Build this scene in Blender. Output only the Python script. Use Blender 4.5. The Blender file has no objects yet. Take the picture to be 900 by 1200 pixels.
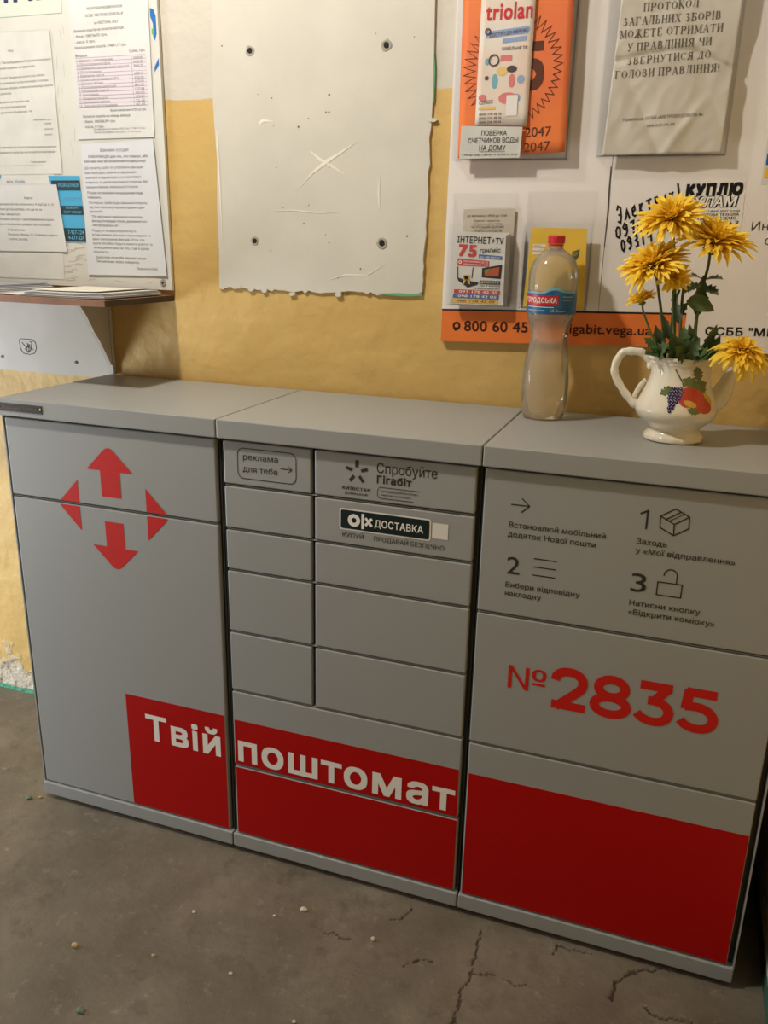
import bpy, math, random
from mathutils import Vector, Matrix, noise
random.seed(7)
C = bpy.context.scene.collection
scn = bpy.context.scene

# ------------------------------------------------------------------ camera
cam_d = bpy.data.cameras.new('camera'); cam = bpy.data.objects.new('camera', cam_d); C.objects.link(cam)
F_PX, YAW, PITCH, ROLL = 982.47, -0.3371, -0.3069, 0.0227
cam_d.sensor_fit = 'HORIZONTAL'; cam_d.sensor_width = 36.0; cam_d.lens = F_PX / 900.0 * 36.0
cam_d.clip_start = 0.02
fw = Vector((math.sin(YAW) * math.cos(PITCH), math.cos(YAW) * math.cos(PITCH), math.sin(PITCH)))
rt = fw.cross(Vector((0, 0, 1))).normalized(); up = rt.cross(fw)
r2 = rt * math.cos(ROLL) + up * math.sin(ROLL); u2 = -rt * math.sin(ROLL) + up * math.cos(ROLL)
M = Matrix((r2, u2, -fw)).transposed().to_4x4(); M.translation = Vector((0.8348, -1.3984, 1.3233))
cam.matrix_world = M
scn.camera = cam

# ------------------------------------------------------------------ world, lamps, exposure
world = bpy.data.worlds.new('world'); scn.world = world; world.use_nodes = True
world.node_tree.nodes['Background'].inputs[0].default_value = (0.9, 0.85, 0.75, 1)
world.node_tree.nodes['Background'].inputs[1].default_value = 0.05

def light(name, kind, loc, power, col, **kw):
    d = bpy.data.lights.new(name, kind); d.energy = power; d.color = col
    for k, v in kw.items(): setattr(d, k, v)
    o = bpy.data.objects.new(name, d); o.location = loc; C.objects.link(o); return o
LAMP = (-0.38, -0.60, 2.50)
light('ceiling_lamp_light', 'POINT', LAMP, 78, (1.0, 0.93, 0.83), shadow_soft_size=0.05)
fill = light('left_daylight_fill', 'AREA', (-2.05, -0.50, 0.55), 33, (0.88, 0.94, 1.0), shape='RECTANGLE', size=0.7, size_y=1.0)  # added area light for unseen daylight from the left; no doorway is built
fill.rotation_euler = (Vector((-0.6, 0.2, 0.4)) - Vector(fill.location)).to_track_quat('-Z', 'Y').to_euler()
scn.view_settings.view_transform = 'Standard'; scn.view_settings.look = 'None'
scn.view_settings.exposure = 0.0; scn.view_settings.gamma = 1.0; scn.view_settings.use_curve_mapping = False

# ------------------------------------------------------------------ materials
def lin(c):
    return tuple(((x / 255) / 12.92 if x / 255 <= 0.04045 else ((x / 255 + 0.055) / 1.055) ** 2.4) for x in c) + (1,)
MATS = {}
def mat(name, rgb, rough=0.6, metal=0.0, spec=0.5, var=0.0, vscale=8.0, bump=0.0, bscale=60.0, coat=0.0, rgb2=None, thr=(0.4, 0.6), detail=6, bdist=0.002):
    if name in MATS: return MATS[name]
    m = bpy.data.materials.new(name); m.use_nodes = True; nt = m.node_tree; b = nt.nodes['Principled BSDF']
    b.inputs['Base Color'].default_value = lin(rgb); b.inputs['Roughness'].default_value = rough
    b.inputs['Metallic'].default_value = metal; b.inputs['Specular IOR Level'].default_value = spec
    b.inputs['Coat Weight'].default_value = coat; b.inputs['Coat Roughness'].default_value = 0.08
    tc = nt.nodes.new('ShaderNodeTexCoord')
    if var or rgb2:
        n = nt.nodes.new('ShaderNodeTexNoise'); n.inputs['Scale'].default_value = vscale; n.inputs['Detail'].default_value = detail
        nt.links.new(tc.outputs['Object'], n.inputs['Vector'])
        r = nt.nodes.new('ShaderNodeValToRGB'); r.color_ramp.elements[0].position = thr[0]; r.color_ramp.elements[1].position = thr[1]
        a = lin(rgb)
        if rgb2: c0, c1 = a, lin(rgb2)
        else:
            c0 = tuple(x * (1 - var) for x in a[:3]) + (1,); c1 = tuple(min(1, x * (1 + var)) for x in a[:3]) + (1,)
        r.color_ramp.elements[0].color = c0; r.color_ramp.elements[1].color = c1
        nt.links.new(n.outputs['Fac'], r.inputs['Fac']); nt.links.new(r.outputs['Color'], b.inputs['Base Color'])
    if bump:
        n2 = nt.nodes.new('ShaderNodeTexNoise'); n2.inputs['Scale'].default_value = bscale; n2.inputs['Detail'].default_value = 5
        nt.links.new(tc.outputs['Object'], n2.inputs['Vector'])
        bp = nt.nodes.new('ShaderNodeBump'); bp.inputs['Strength'].default_value = bump; bp.inputs['Distance'].default_value = bdist
        nt.links.new(n2.outputs['Fac'], bp.inputs['Height']); nt.links.new(bp.outputs['Normal'], b.inputs['Normal'])
    MATS[name] = m; return m

def ink(rgb, rough=0.6):
    return mat('ink_%d_%d_%d' % rgb, rgb, rough, spec=0.25)

def wall_material(name='painted_plaster_wall', green=0.016, wid=300.0, grgb=(78, 158, 128)):
    m = bpy.data.materials.new(name); m.use_nodes = True; nt = m.node_tree; N = nt.nodes; L = nt.links
    b = N['Principled BSDF']; b.inputs['Roughness'].default_value = 0.55; b.inputs['Specular IOR Level'].default_value = 0.35
    g = N.new('ShaderNodeNewGeometry'); sep = N.new('ShaderNodeSeparateXYZ'); L.new(g.outputs['Position'], sep.inputs[0])
    def noise_(s, d=5, vec=None):
        n = N.new('ShaderNodeTexNoise'); n.inputs['Scale'].default_value = s; n.inputs['Detail'].default_value = d
        L.new(vec or g.outputs['Position'], n.inputs['Vector']); return n.outputs['Fac']
    def math_(op, a, c=None, clamp=False):
        n = N.new('ShaderNodeMath'); n.operation = op; n.use_clamp = clamp
        for i, v in enumerate((a, c)):
            if v is None: continue
            if isinstance(v, (int, float)): n.inputs[i].default_value = v
            else: L.new(v, n.inputs[i])
        return n.outputs[0]
    def mixc(f, a, c):
        n = N.new('ShaderNodeMix'); n.data_type = 'RGBA'; L.new(f, n.inputs[0])
        for i, v in ((6, a), (7, c)):
            if isinstance(v, tuple): n.inputs[i].default_value = v
            else: L.new(v, n.inputs[i])
        return n.outputs[2]
    z = sep.outputs['Z']
    yellow = mixc(math_('MULTIPLY_ADD', noise_(5), 1.0), lin((210, 177, 112)), lin((204, 170, 102)))
    smear = N.new('ShaderNodeMapping'); smear.inputs['Scale'].default_value = (2.2, 1, 9); L.new(g.outputs['Position'], smear.inputs['Vector'])
    s1 = math_('SUBTRACT', noise_(2.2, 8, smear.outputs[0]), 0.50); s1 = math_('MULTIPLY', math_('MULTIPLY', s1, 5.0, True), 0.35)
    yellow = mixc(s1, yellow, lin((222, 190, 118)))
    white = mixc(noise_(4), lin((208, 202, 190)), lin((198, 192, 178)))
    # boundary of the two paints, a little wavy
    wob = math_('MULTIPLY', math_('SUBTRACT', noise_(18, 3), 0.5), 0.012)
    step = math_('MULTIPLY', math_('SUBTRACT', math_('ADD', z, wob), 1.624), 400.0, True)
    col = mixc(step, yellow, white)
    # flaked, scuffed plaster close to the floor
    fl = math_('ADD', z, math_('MULTIPLY', math_('SUBTRACT', noise_(14, 8), 0.5), 0.32))
    low = math_('MULTIPLY', math_('SUBTRACT', 0.12, fl), 30.0, True)
    col = mixc(low, col, lin((205, 196, 176)))
    dirt = math_('MULTIPLY', math_('MULTIPLY', math_('SUBTRACT', noise_(40, 6), 0.5), 5.0, True), low)
    col = mixc(dirt, col, lin((120, 105, 84)))
    grn = math_('MULTIPLY', math_('SUBTRACT', green, math_('ADD', z, wob)), wid, True)
    col = mixc(grn, col, lin(grgb))
    L.new(col, b.inputs['Base Color'])
    # roller stipple and broad unevenness
    h = math_('ADD', math_('MULTIPLY', noise_(9, 2), 5.0), math_('ADD', noise_(55, 4), math_('MULTIPLY', low, math_('MULTIPLY', noise_(60, 6), 5.0))))
    bp = N.new('ShaderNodeBump'); bp.inputs['Strength'].default_value = 0.55; bp.inputs['Distance'].default_value = 0.0035
    L.new(h, bp.inputs['Height']); L.new(bp.outputs['Normal'], b.inputs['Normal'])
    return m

def clear_plastic(name, gloss=0.05, tint=(255, 255, 255), film=0.035):
    m = bpy.data.materials.new(name); m.use_nodes = True; nt = m.node_tree; N = nt.nodes; L = nt.links
    N.clear(); out = N.new('ShaderNodeOutputMaterial')
    tr = N.new('ShaderNodeBsdfTransparent'); tr.inputs[0].default_value = lin(tint)
    gl = N.new('ShaderNodeBsdfGlossy'); gl.inputs['Roughness'].default_value = 0.12
    df = N.new('ShaderNodeBsdfDiffuse'); df.inputs[0].default_value = lin((225, 222, 212))
    lw = N.new('ShaderNodeLayerWeight'); lw.inputs[0].default_value = 0.35
    mx = N.new('ShaderNodeMixShader'); mx2 = N.new('ShaderNodeMixShader')
    mx.inputs[0].default_value = film
    L.new(tr.outputs[0], mx.inputs[1]); L.new(df.outputs[0], mx.inputs[2])
    mu = N.new('ShaderNodeMath'); mu.operation = 'MULTIPLY'; mu.inputs[1].default_value = gloss * 4
    L.new(lw.outputs['Facing'], mu.inputs[0]); ad = N.new('ShaderNodeMath'); ad.operation = 'ADD'; ad.inputs[1].default_value = 0.008
    L.new(mu.outputs[0], ad.inputs[0]); L.new(ad.outputs[0], mx2.inputs[0])
    L.new(mx.outputs[0], mx2.inputs[1]); L.new(gl.outputs[0], mx2.inputs[2]); L.new(mx2.outputs[0], out.inputs[0])
    MATS[name] = m; return m

# ------------------------------------------------------------------ geometry helpers
def link(name, v, f, m, parent=None, loc=None, smooth=False, kind=None, label=None, cols=None):
    """v in world coordinates; the object's own origin sits at loc (or its parent's origin)."""
    org = Vector((0, 0, 0)); p = parent
    while p is not None: org += p.location; p = p.parent
    off = Vector(loc) if loc is not None else (org.copy() if parent else Vector((0, 0, 0)))
    me = bpy.data.meshes.new(name); me.from_pydata([tuple(Vector(a) - off) for a in v], [], f)
    if m: me.materials.append(m)
    if smooth:
        for q in me.polygons: q.use_smooth = True
    if cols:
        at = me.color_attributes.new('shade', 'FLOAT_COLOR', 'POINT')
        for i, c in enumerate(cols): at.data[i].color = (c, c, c, 1)
    o = bpy.data.objects.new(name, me); C.objects.link(o)
    if parent: o.parent = parent
    o.location = off - org
    if kind: o['kind'] = kind
    if label: o['label'] = label
    return o
def thing(name, loc, label, cat, group=None):
    o = bpy.data.objects.new(name, None); C.objects.link(o); o.location = loc; o.empty_display_size = 0.05
    return tag(o, label, cat, group)
def tag(o, label, cat, group=None):
    o['label'] = label; o['category'] = cat
    if group: o['group'] = group
    return o

class G:
    """a bag of geometry that becomes ONE mesh"""
    def __init__(s): s.v = []; s.f = []; s.c = []
    def add(s, v, f, c=None):
        k = len(s.v); s.v += [tuple(a) for a in v]; s.f += [tuple(i + k for i in q) for q in f]
        s.c += (c if c is not None else [0.0] * len(v)); return s
    def box(s, x0, x1, y0, y1, z0, z1, r=0.0):
        if r <= 0:
            v = [(x, y, z) for x in (x0, x1) for y in (y0, y1) for z in (z0, z1)]
            return s.add(v, [(0, 1, 3, 2), (4, 6, 7, 5), (0, 4, 5, 1), (2, 3, 7, 6), (0, 2, 6, 4), (1, 5, 7, 3)])
        import bmesh
        bm = bmesh.new(); bmesh.ops.create_cube(bm, size=1.0)
        for w in bm.verts:
            w.co = Vector(((x0 + x1) / 2 + w.co.x * (x1 - x0), (y0 + y1) / 2 + w.co.y * (y1 - y0), (z0 + z1) / 2 + w.co.z * (z1 - z0)))
        bmesh.ops.bevel(bm, geom=list(bm.edges), offset=r, segments=2, affect='EDGES', profile=0.5)
        bm.verts.index_update(); v = [tuple(w.co) for w in bm.verts]; f = [tuple(w.index for w in q.verts) for q in bm.faces]; bm.free()
        return s.add(v, f)
    def prism(s, pts, y0, y1):
        """outline in (x, z), extruded in y; y0 is nearer the camera"""
        n = len(pts)
        ar = sum(pts[i][0] * pts[(i + 1) % n][1] - pts[(i + 1) % n][0] * pts[i][1] for i in range(n))
        if ar < 0: pts = pts[::-1]
        v = [(x, y0, z) for x, z in pts] + [(x, y1, z) for x, z in pts]
        f = [tuple(range(n)), tuple(range(2 * n - 1, n - 1, -1))] + [(i, n + i, n + (i + 1) % n, (i + 1) % n) for i in range(n)]
        return s.add(v, f)
    def flat(s, pts, y):
        n = len(pts); ar = sum(pts[i][0] * pts[(i + 1) % n][1] - pts[(i + 1) % n][0] * pts[i][1] for i in range(n))
        if ar < 0: pts = pts[::-1]
        return s.add([(x, (y(x, z) if callable(y) else y), z) for x, z in pts], [tuple(range(n))])
    def rect(s, x0, x1, z0, z1, y): return s.flat([(x0, z0), (x1, z0), (x1, z1), (x0, z1)], y)
    def line(s, pts, w, y, closed=False):
        """polyline of width w in the (x, z) plane"""
        n = len(pts); P = [Vector(p) for p in pts]; L_, R_ = [], []
        for i in range(n):
            a = P[i - 1] if (i > 0 or closed) else P[i]; b = P[(i + 1) % n] if (i < n - 1 or closed) else P[i]
            t1 = (P[i] - a); t2 = (b - P[i])
            t1 = t1.normalized() if t1.length > 1e-9 else t2.normalized(); t2 = t2.normalized() if t2.length > 1e-9 else t1
            t = (t1 + t2); t = t.normalized() if t.length > 1e-6 else t1
            nn = Vector((-t.y, t.x)); c = max(0.5, abs(nn.dot(Vector((-t1.y, t1.x)))))
            ww = w[i] if isinstance(w, (list, tuple)) else w
            L_.append(P[i] + nn * ww / 2 / c); R_.append(P[i] - nn * ww / 2 / c)
        s.n = getattr(s, 'n', 0) + 1; dn = (s.n % 40) * 1e-5       # crossing strokes must not be coplanar
        yy = (lambda a, b: y(a, b) - dn) if callable(y) else (lambda a, b: y - dn)
        v = [(q.x, yy(q.x, q.y), q.y) for q in L_ + R_]
        m = n if closed else n - 1
        return s.add(v, [(i, (i + 1) % n, n + (i + 1) % n, n + i)[::-1] for i in range(m)])
    def disc(s, x, z, rx, rz, y, n=16, ang=0.0):
        return s.flat([(x + rx * math.cos(t) * math.cos(ang) - rz * math.sin(t) * math.sin(ang), z + rx * math.cos(t) * math.sin(ang) + rz * math.sin(t) * math.cos(ang)) for t in [i * 2 * math.pi / n for i in range(n)]], y)
    def text(s, st, p0, p1, h, y, bold=0.0, shear=0.0, ref=None):
        v, f, w, cap = glyphs(st, shear, 6 if h > 0.012 else 3, max(0.0, bold) * 1.7)
        b = max(0.0, bold); p0 = Vector(p0); p1 = Vector(p1); d = p1 - p0; L = d.length; d /= L; n = Vector((-d.y, d.x))
        sx = L / (w + 2 * b); sy = h / (cap + 2 * b)
        if b < 0.003: offs = [(0, 0)]
        elif h < 0.007: offs = [(-b, 0), (b, 0)]
        else: offs = [(b * i, b * j) for i in (-1, 0, 1) for j in (-1, 0, 1)]
        
        for k, (ox, oy) in enumerate(offs):          # strokes thickened by overlaid copies
            out = []
            for a in v:
                q = p0 + d * ((a[0] + b + ox) * sx) + n * ((a[1] + b + oy) * sy); out.append((q.x, (y(q.x, q.y) if callable(y) else y) - k * 1e-5, q.y))
            s.add(out, f)
        return s
    def tube(s, P, R, n=8, cap=True, c=None):
        P = [Vector(p) for p in P]; m = len(P); R = R if isinstance(R, (list, tuple)) else [R] * m
        t0 = (P[1] - P[0]).normalized(); a = t0.orthogonal().normalized(); v = []
        for i in range(m):
            t = (P[min(i + 1, m - 1)] - P[max(i - 1, 0)]).normalized(); a = (a - t * a.dot(t)).normalized(); b = t.cross(a)
            for k in range(n):
                th = 2 * math.pi * k / n; v.append(tuple(P[i] + (a * math.cos(th) + b * math.sin(th)) * R[i]))
        f = [(i * n + k, i * n + (k + 1) % n, (i + 1) * n + (k + 1) % n, (i + 1) * n + k) for i in range(m - 1) for k in range(n)]
        if cap: f += [tuple(range(n))[::-1], tuple(range((m - 1) * n, m * n))]
        return s.add(v, f)
    def lathe(s, prof, cx, cy, n=48, rf=None, close=False):
        v = []
        for (r, z) in prof:
            for k in range(n):
                th = 2 * math.pi * k / n; q = r * (rf(th, z) if rf else 1.0); v.append((cx + q * math.cos(th), cy + q * math.sin(th), z))
        m = len(prof)
        f = [(i * n + k, i * n + (k + 1) % n, (i + 1) * n + (k + 1) % n, (i + 1) * n + k) for i in range(m - 1) for k in range(n)]
        if close: f += [((m - 1) * n + k, (m - 1) * n + (k + 1) % n, (k + 1) % n, k) for k in range(n)]
        else: f += [tuple(range(n))[::-1], tuple(range((m - 1) * n, m * n))]
        return s.add(v, f)
    def obj(s, name, m, parent=None, **kw): return link(name, s.v, s.f, m, parent, **kw)

_cache = {}
from mathutils.geometry import delaunay_2d_cdt
def _loops(t, res):
    cu = bpy.data.curves.new('t', 'FONT'); cu.body = t; cu.resolution_u = res; cu.fill_mode = 'NONE'
    ob = bpy.data.objects.new('t', cu); me = bpy.data.meshes.new_from_object(ob)
    v = [(a.co.x, a.co.y) for a in me.vertices]; e = [tuple(q.vertices) for q in me.edges]
    bpy.data.objects.remove(ob); bpy.data.curves.remove(cu); bpy.data.meshes.remove(me); return v, e
_gl = {}
def glyph(ch, res):
    """one letter, filled by the non-zero winding rule (the font's contours overlap)"""
    if (ch, res) in _gl: return _gl[(ch, res)]
    hv, _ = _loops('HH', res); cv, _ = _loops('H' + ch + 'H', res)
    adv = max(a[0] for a in cv) - max(a[0] for a in hv)
    v, e = _loops(ch, res) if ch != ' ' else ([], [])
    tri = []
    if v:
        V, E_, F_, *_r = delaunay_2d_cdt([Vector(a) for a in v], e, [], 0, 1e-6)
        nxt = [(v[a], v[b]) for a, b in e]
        for f in F_:
            cx = sum(V[k][0] for k in f) / len(f); cy = sum(V[k][1] for k in f) / len(f); w = 0
            for (ax, ay), (bx, by) in nxt:
                if (ay <= cy) != (by <= cy):
                    if ax + (cy - ay) / (by - ay) * (bx - ax) > cx: w += 1 if by > ay else -1
            if w: tri.append(tuple(f))
        v = [(a[0], a[1]) for a in V]
    _gl[(ch, res)] = (v, tri, adv); return _gl[(ch, res)]
def glyphs(st, shear, res, sp=0.0):
    key = (st, shear, res, sp)
    if key in _cache: return _cache[key]
    v, f, x = [], [], 0.0
    for ch in st:
        a, t, adv = glyph(ch, res); k = len(v)
        v += [(p[0] + x + shear * p[1], p[1]) for p in a]; f += [tuple(i + k for i in q) for q in t]; x += adv + sp
    x0 = min(a[0] for a in v); x1 = max(a[0] for a in v)
    cap = max(a[1] for a in glyph('H', res)[0])
    _cache[key] = ([(a[0] - x0, a[1]) for a in v], f, x1 - x0, cap); return _cache[key]

def sheet_mesh(TL, TR, BR, BL, surf, th=0.0006, n=10, m=None):
    """sheet of paper hung against a wall; surf(x, z) is the depth of its face"""
    m = m or n; v = []
    for side in (0, 1):
        for i in range(m + 1):
            for j in range(n + 1):
                a = j / n; b = i / m
                x = (TL[0] * (1 - a) + TR[0] * a) * (1 - b) + (BL[0] * (1 - a) + BR[0] * a) * b
                z = (TL[1] * (1 - a) + TR[1] * a) * (1 - b) + (BL[1] * (1 - a) + BR[1] * a) * b
                v.append((x, (surf(x, z) if callable(surf) else surf) + side * th, z))
    K = (n + 1) * (m + 1); f = []
    for i in range(m):
        for j in range(n):
            a = i * (n + 1) + j; q = (a, a + n + 1, a + n + 2, a + 1); f.append(q); f.append(tuple(K + k for k in q[::-1]))
    ring = [j for j in range(n + 1)] + [i * (n + 1) + n for i in range(1, m + 1)] + [m * (n + 1) + j for j in range(n - 1, -1, -1)] + [i * (n + 1) for i in range(m - 1, 0, -1)]
    for i in range(len(ring)):
        a, b = ring[i], ring[(i + 1) % len(ring)]; f.append((a, b, K + b, K + a))
    g = G(); g.add(v, f); return g
def centre(*p): return (sum(a[0] for a in p) / len(p), sum(a[1] for a in p) / len(p))
EPS = 0.0005
def off(surf, d): return (lambda x, z: surf(x, z) - d) if callable(surf) else surf - d

# ------------------------------------------------------------------ palette
GREY = mat('grey_powder_coat', (158, 160, 158), 0.42, spec=0.5, bump=0.06, bscale=420, bdist=0.0006)
RED = mat('red_vinyl_film', (178, 4, 1), 0.45, spec=0.25)
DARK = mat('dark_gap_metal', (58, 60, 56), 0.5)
RUBBER = mat('black_rubber', (26, 26, 26), 0.8)
PRINT = ink((52, 50, 46)); WHITE_INK = ink((240, 236, 228)); BLACK = ink((22, 22, 22)); DIM = ink((116, 114, 112)); FAINT = ink((140, 138, 134))
REDINK = ink((200, 32, 22))
PAPER = mat('white_paper', (214, 214, 212), 0.7, spec=0.2, var=0.03, vscale=12)
PAPER_OLD = mat('aged_paper', (212, 211, 205), 0.75, spec=0.2, var=0.04, vscale=14)
BOARD = mat('white_board_laminate', (234, 229, 224), 0.45, spec=0.35, var=0.02, vscale=6)
CLEAR = clear_plastic('clear_acrylic', gloss=0.03, film=0.006)

# ------------------------------------------------------------------ room shell
WY = 0.383
def shell(name, g, m, **kw):
    o = g.obj(name, m, kind='structure', **kw); return o
wall_m = wall_material()
wg = G()
nx, nz = 90, 54; X0, X1, Z1 = -3.0, 1.118, 2.6
v = []
for i in range(nz + 1):
    for j in range(nx + 1):
        x = X0 + (X1 - X0) * j / nx; z = Z1 * i / nz
        d = 0.0022 * noise.noise(Vector((x * 2.3, 0, z * 2.3))) + 0.0007 * noise.noise(Vector((x * 14, 5, z * 14)))
        if j == nx or i == 0 or i == nz or j == 0: d = 0
        v.append((x, WY + 0.0015 + d, z))
f = [(i * (nx + 1) + j, i * (nx + 1) + j + 1, (i + 1) * (nx + 1) + j + 1, (i + 1) * (nx + 1) + j) for i in range(nz) for j in range(nx)]
wg.add(v, f); wg.box(X0, X1 + 0.1, WY + 0.01, WY + 0.15, 0, Z1)
wall_back = shell('wall_back', wg, wall_m, smooth=False)
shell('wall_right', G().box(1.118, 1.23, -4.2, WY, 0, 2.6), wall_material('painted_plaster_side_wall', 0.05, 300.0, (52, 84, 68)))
shell('wall_left', G().box(-3.1, -3.0, -4.2, WY + 0.15, 0, 2.6), wall_m)
shell('wall_front', G().box(-3.1, 1.23, -4.3, -4.2, 0, 2.6), mat('dim_brown_wall', (90, 84, 76), 0.8, var=0.03))
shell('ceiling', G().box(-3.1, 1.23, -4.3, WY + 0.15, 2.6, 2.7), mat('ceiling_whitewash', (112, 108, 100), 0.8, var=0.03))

# ---- concrete floor with real cracks
CRACKS = [[(0.586, -0.03), (0.590, -0.09), (0.593, -0.142), (0.590, -0.20), (0.588, -0.262), (0.580, -0.36)],
          [(0.593, -0.142), (0.62, -0.134), (0.645, -0.132), (0.68, -0.136), (0.711, -0.133)],
          [(0.733, -0.040), (0.739, -0.028), (0.741, -0.014), (0.766, -0.015), (0.799, -0.014)],
          [(0.952, 0.000), (0.93, -0.002), (0.912, -0.009), (0.895, -0.022), (0.878, -0.033), (0.866, -0.055), (0.854, -0.074), (0.852, -0.09), (0.849, -0.106)],
          [(0.426, -0.012), (0.431, -0.03), (0.429, -0.049), (0.42, -0.065), (0.405, -0.075)],
          [(0.466, -0.174), (0.467, -0.165), (0.469, -0.157), (0.49, -0.152), (0.512, -0.142)],
          [(0.905, -0.103), (0.925, -0.112), (0.940, -0.115), (0.965, -0.108), (0.991, -0.105)],
          [(0.290, -0.151), (0.31, -0.148), (0.335, -0.153), (0.359, -0.148)],
          [(0.90, -0.30), (0.80, -0.26), (0.72, -0.25), (0.588, -0.262)]]
CW = [0.0024, 0.0016, 0.0022, 0.0030, 0.0018, 0.0020, 0.0026, 0.0014, 0.0013]
def seg_d(p, a, b):
    ax, ay = a; bx, by = b; dx, dy = bx - ax, by - ay; t = max(0, min(1, ((p[0] - ax) * dx + (p[1] - ay) * dy) / (dx * dx + dy * dy)))
    return math.hypot(p[0] - ax - t * dx, p[1] - ay - t * dy)
def floor_material():
    m = bpy.data.materials.new('worn_concrete'); m.use_nodes = True; nt = m.node_tree; N = nt.nodes; L = nt.links
    b = N['Principled BSDF']; g = N.new('ShaderNodeNewGeometry')
    def no(s, d=7, dist=0.0, rough=0.6):
        n = N.new('ShaderNodeTexNoise'); n.inputs['Scale'].default_value = s; n.inputs['Detail'].default_value = d
        n.inputs['Roughness'].default_value = rough; n.inputs['Distortion'].default_value = dist
        L.new(g.outputs['Position'], n.inputs['Vector']); return n.outputs['Fac']
    def ramp(fac, stops):
        r = N.new('ShaderNodeValToRGB'); L.new(fac, r.inputs[0]); e = r.color_ramp.elements
        e[0].position, e[0].color = stops[0]; e[1].position, e[1].color = stops[-1]
        for p, c in stops[1:-1]: q = e.new(p); q.color = c
        return r.outputs[0]
    def mix(f, a, c, bl='MIX'):
        n = N.new('ShaderNodeMix'); n.data_type = 'RGBA'; n.blend_type = bl
        if isinstance(f, float): n.inputs[0].default_value = f
        else: L.new(f, n.inputs[0])
        for i, v in ((6, a), (7, c)):
            if isinstance(v, tuple): n.inputs[i].default_value = v
            else: L.new(v, n.inputs[i])
        return n.outputs[2]
    base = ramp(no(4.5, 10, 0.3), [(0.30, lin((98, 89, 76))), (0.5, lin((114, 105, 90))), (0.68, lin((130, 121, 105)))])
    stain = ramp(no(9, 10, 0.2, 0.7), [(0.54, (0, 0, 0, 1)), (0.72, (0.8, 0.8, 0.8, 1))])
    col = mix(stain, base, lin((84, 74, 62)))
    pale = ramp(no(30, 8, 0.3, 0.75), [(0.58, (0, 0, 0, 1)), (0.72, (0.9, 0.9, 0.9, 1))])
    col = mix(pale, col, lin((150, 141, 124)))
    sp = ramp(no(95, 4), [(0.66, (0, 0, 0, 1)), (0.74, (1, 1, 1, 1))])
    col = mix(sp, col, lin((80, 70, 60)))
    gr = ramp(no(6.0, 5, 0.4), [(0.66, (0, 0, 0, 1)), (0.78, (1, 1, 1, 1))])
    col = mix(gr, col, lin((108, 112, 96)))
    at = N.new('ShaderNodeAttribute'); at.attribute_name = 'shade'
    col = mix(at.outputs['Fac'], col, lin((64, 56, 48)))
    L.new(col, b.inputs['Base Color'])
    ro = ramp(no(11), [(0.3, (0.42, 0.42, 0.42, 1)), (0.7, (0.72, 0.72, 0.72, 1))]); L.new(ro, b.inputs['Roughness'])
    b.inputs['Specular IOR Level'].default_value = 0.35
    bp = N.new('ShaderNodeBump'); bp.inputs['Strength'].default_value = 0.6; bp.inputs['Distance'].default_value = 0.003
    ad = N.new('ShaderNodeMath'); ad.operation = 'MULTIPLY_ADD'; ad.inputs[1].default_value = 2.0
    L.new(no(7), ad.inputs[0]); L.new(no(60, 6), ad.inputs[2]); L.new(ad.outputs[0], bp.inputs['Height']); L.new(bp.outputs['Normal'], b.inputs['Normal'])
    return m
fx0, fx1, fy0, fy1 = 0.24, 1.06, -0.40, 0.02; step_ = 0.0035
def floor_patch(g, x0, x1, y0, y1, nxx, nyy, cracks):
    vv, cc = [], []
    for i in range(nyy + 1):
        for j in range(nxx + 1):
            x = x0 + (x1 - x0) * j / nxx; y = y0 + (y1 - y0) * i / nyy; h = 0.0; sh = 0.0
            if cracks and 0 < i < nyy and 0 < j < nxx:
                px = x + 0.009 * noise.noise(Vector((x * 45, y * 45, 1))) + 0.003 * noise.noise(Vector((x * 150, y * 150, 2))); py = y + 0.009 * noise.noise(Vector((x * 45, y * 45, 7))) + 0.003 * noise.noise(Vector((x * 150, y * 150, 4)))
                for c, w in zip(CRACKS, CW):
                    if min(a[0] for a in c) - 0.02 > px or max(a[0] for a in c) + 0.02 < px: continue
                    dd = min(seg_d((px, py), c[k], c[k + 1]) for k in range(len(c) - 1))
                    kk = max(0.0, 1 - dd / (w * 1.3 * (0.7 + 0.9 * abs(noise.noise(Vector((x * 30, y * 30, 9))))))); sh = max(sh, min(1, kk * 1.1)); h = min(h, -0.004 * kk)
            vv.append((x, y, h)); cc.append(sh)
    ff = [(i * (nxx + 1) + j, i * (nxx + 1) + j + 1, (i + 1) * (nxx + 1) + j + 1, (i + 1) * (nxx + 1) + j) for i in range(nyy) for j in range(nxx)]
    g.add(vv, ff, cc)
fg = G()
floor_patch(fg, fx0, fx1, fy0, fy1, int((fx1 - fx0) / step_), int((fy1 - fy0) / step_), True)
for (a, b, c, d) in ((-3.1, fx0, -4.3, 0.53), (fx1, 1.23, -4.3, 0.53), (fx0, fx1, -4.3, fy0), (fx0, fx1, fy1, 0.53)): floor_patch(fg, a, b, c, d, 1, 1, False)
fg.box(-3.1, 1.23, -4.3, 0.53, -0.12, -0.02)
fg.obj('floor', floor_material(), kind='structure', cols=fg.c)

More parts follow.
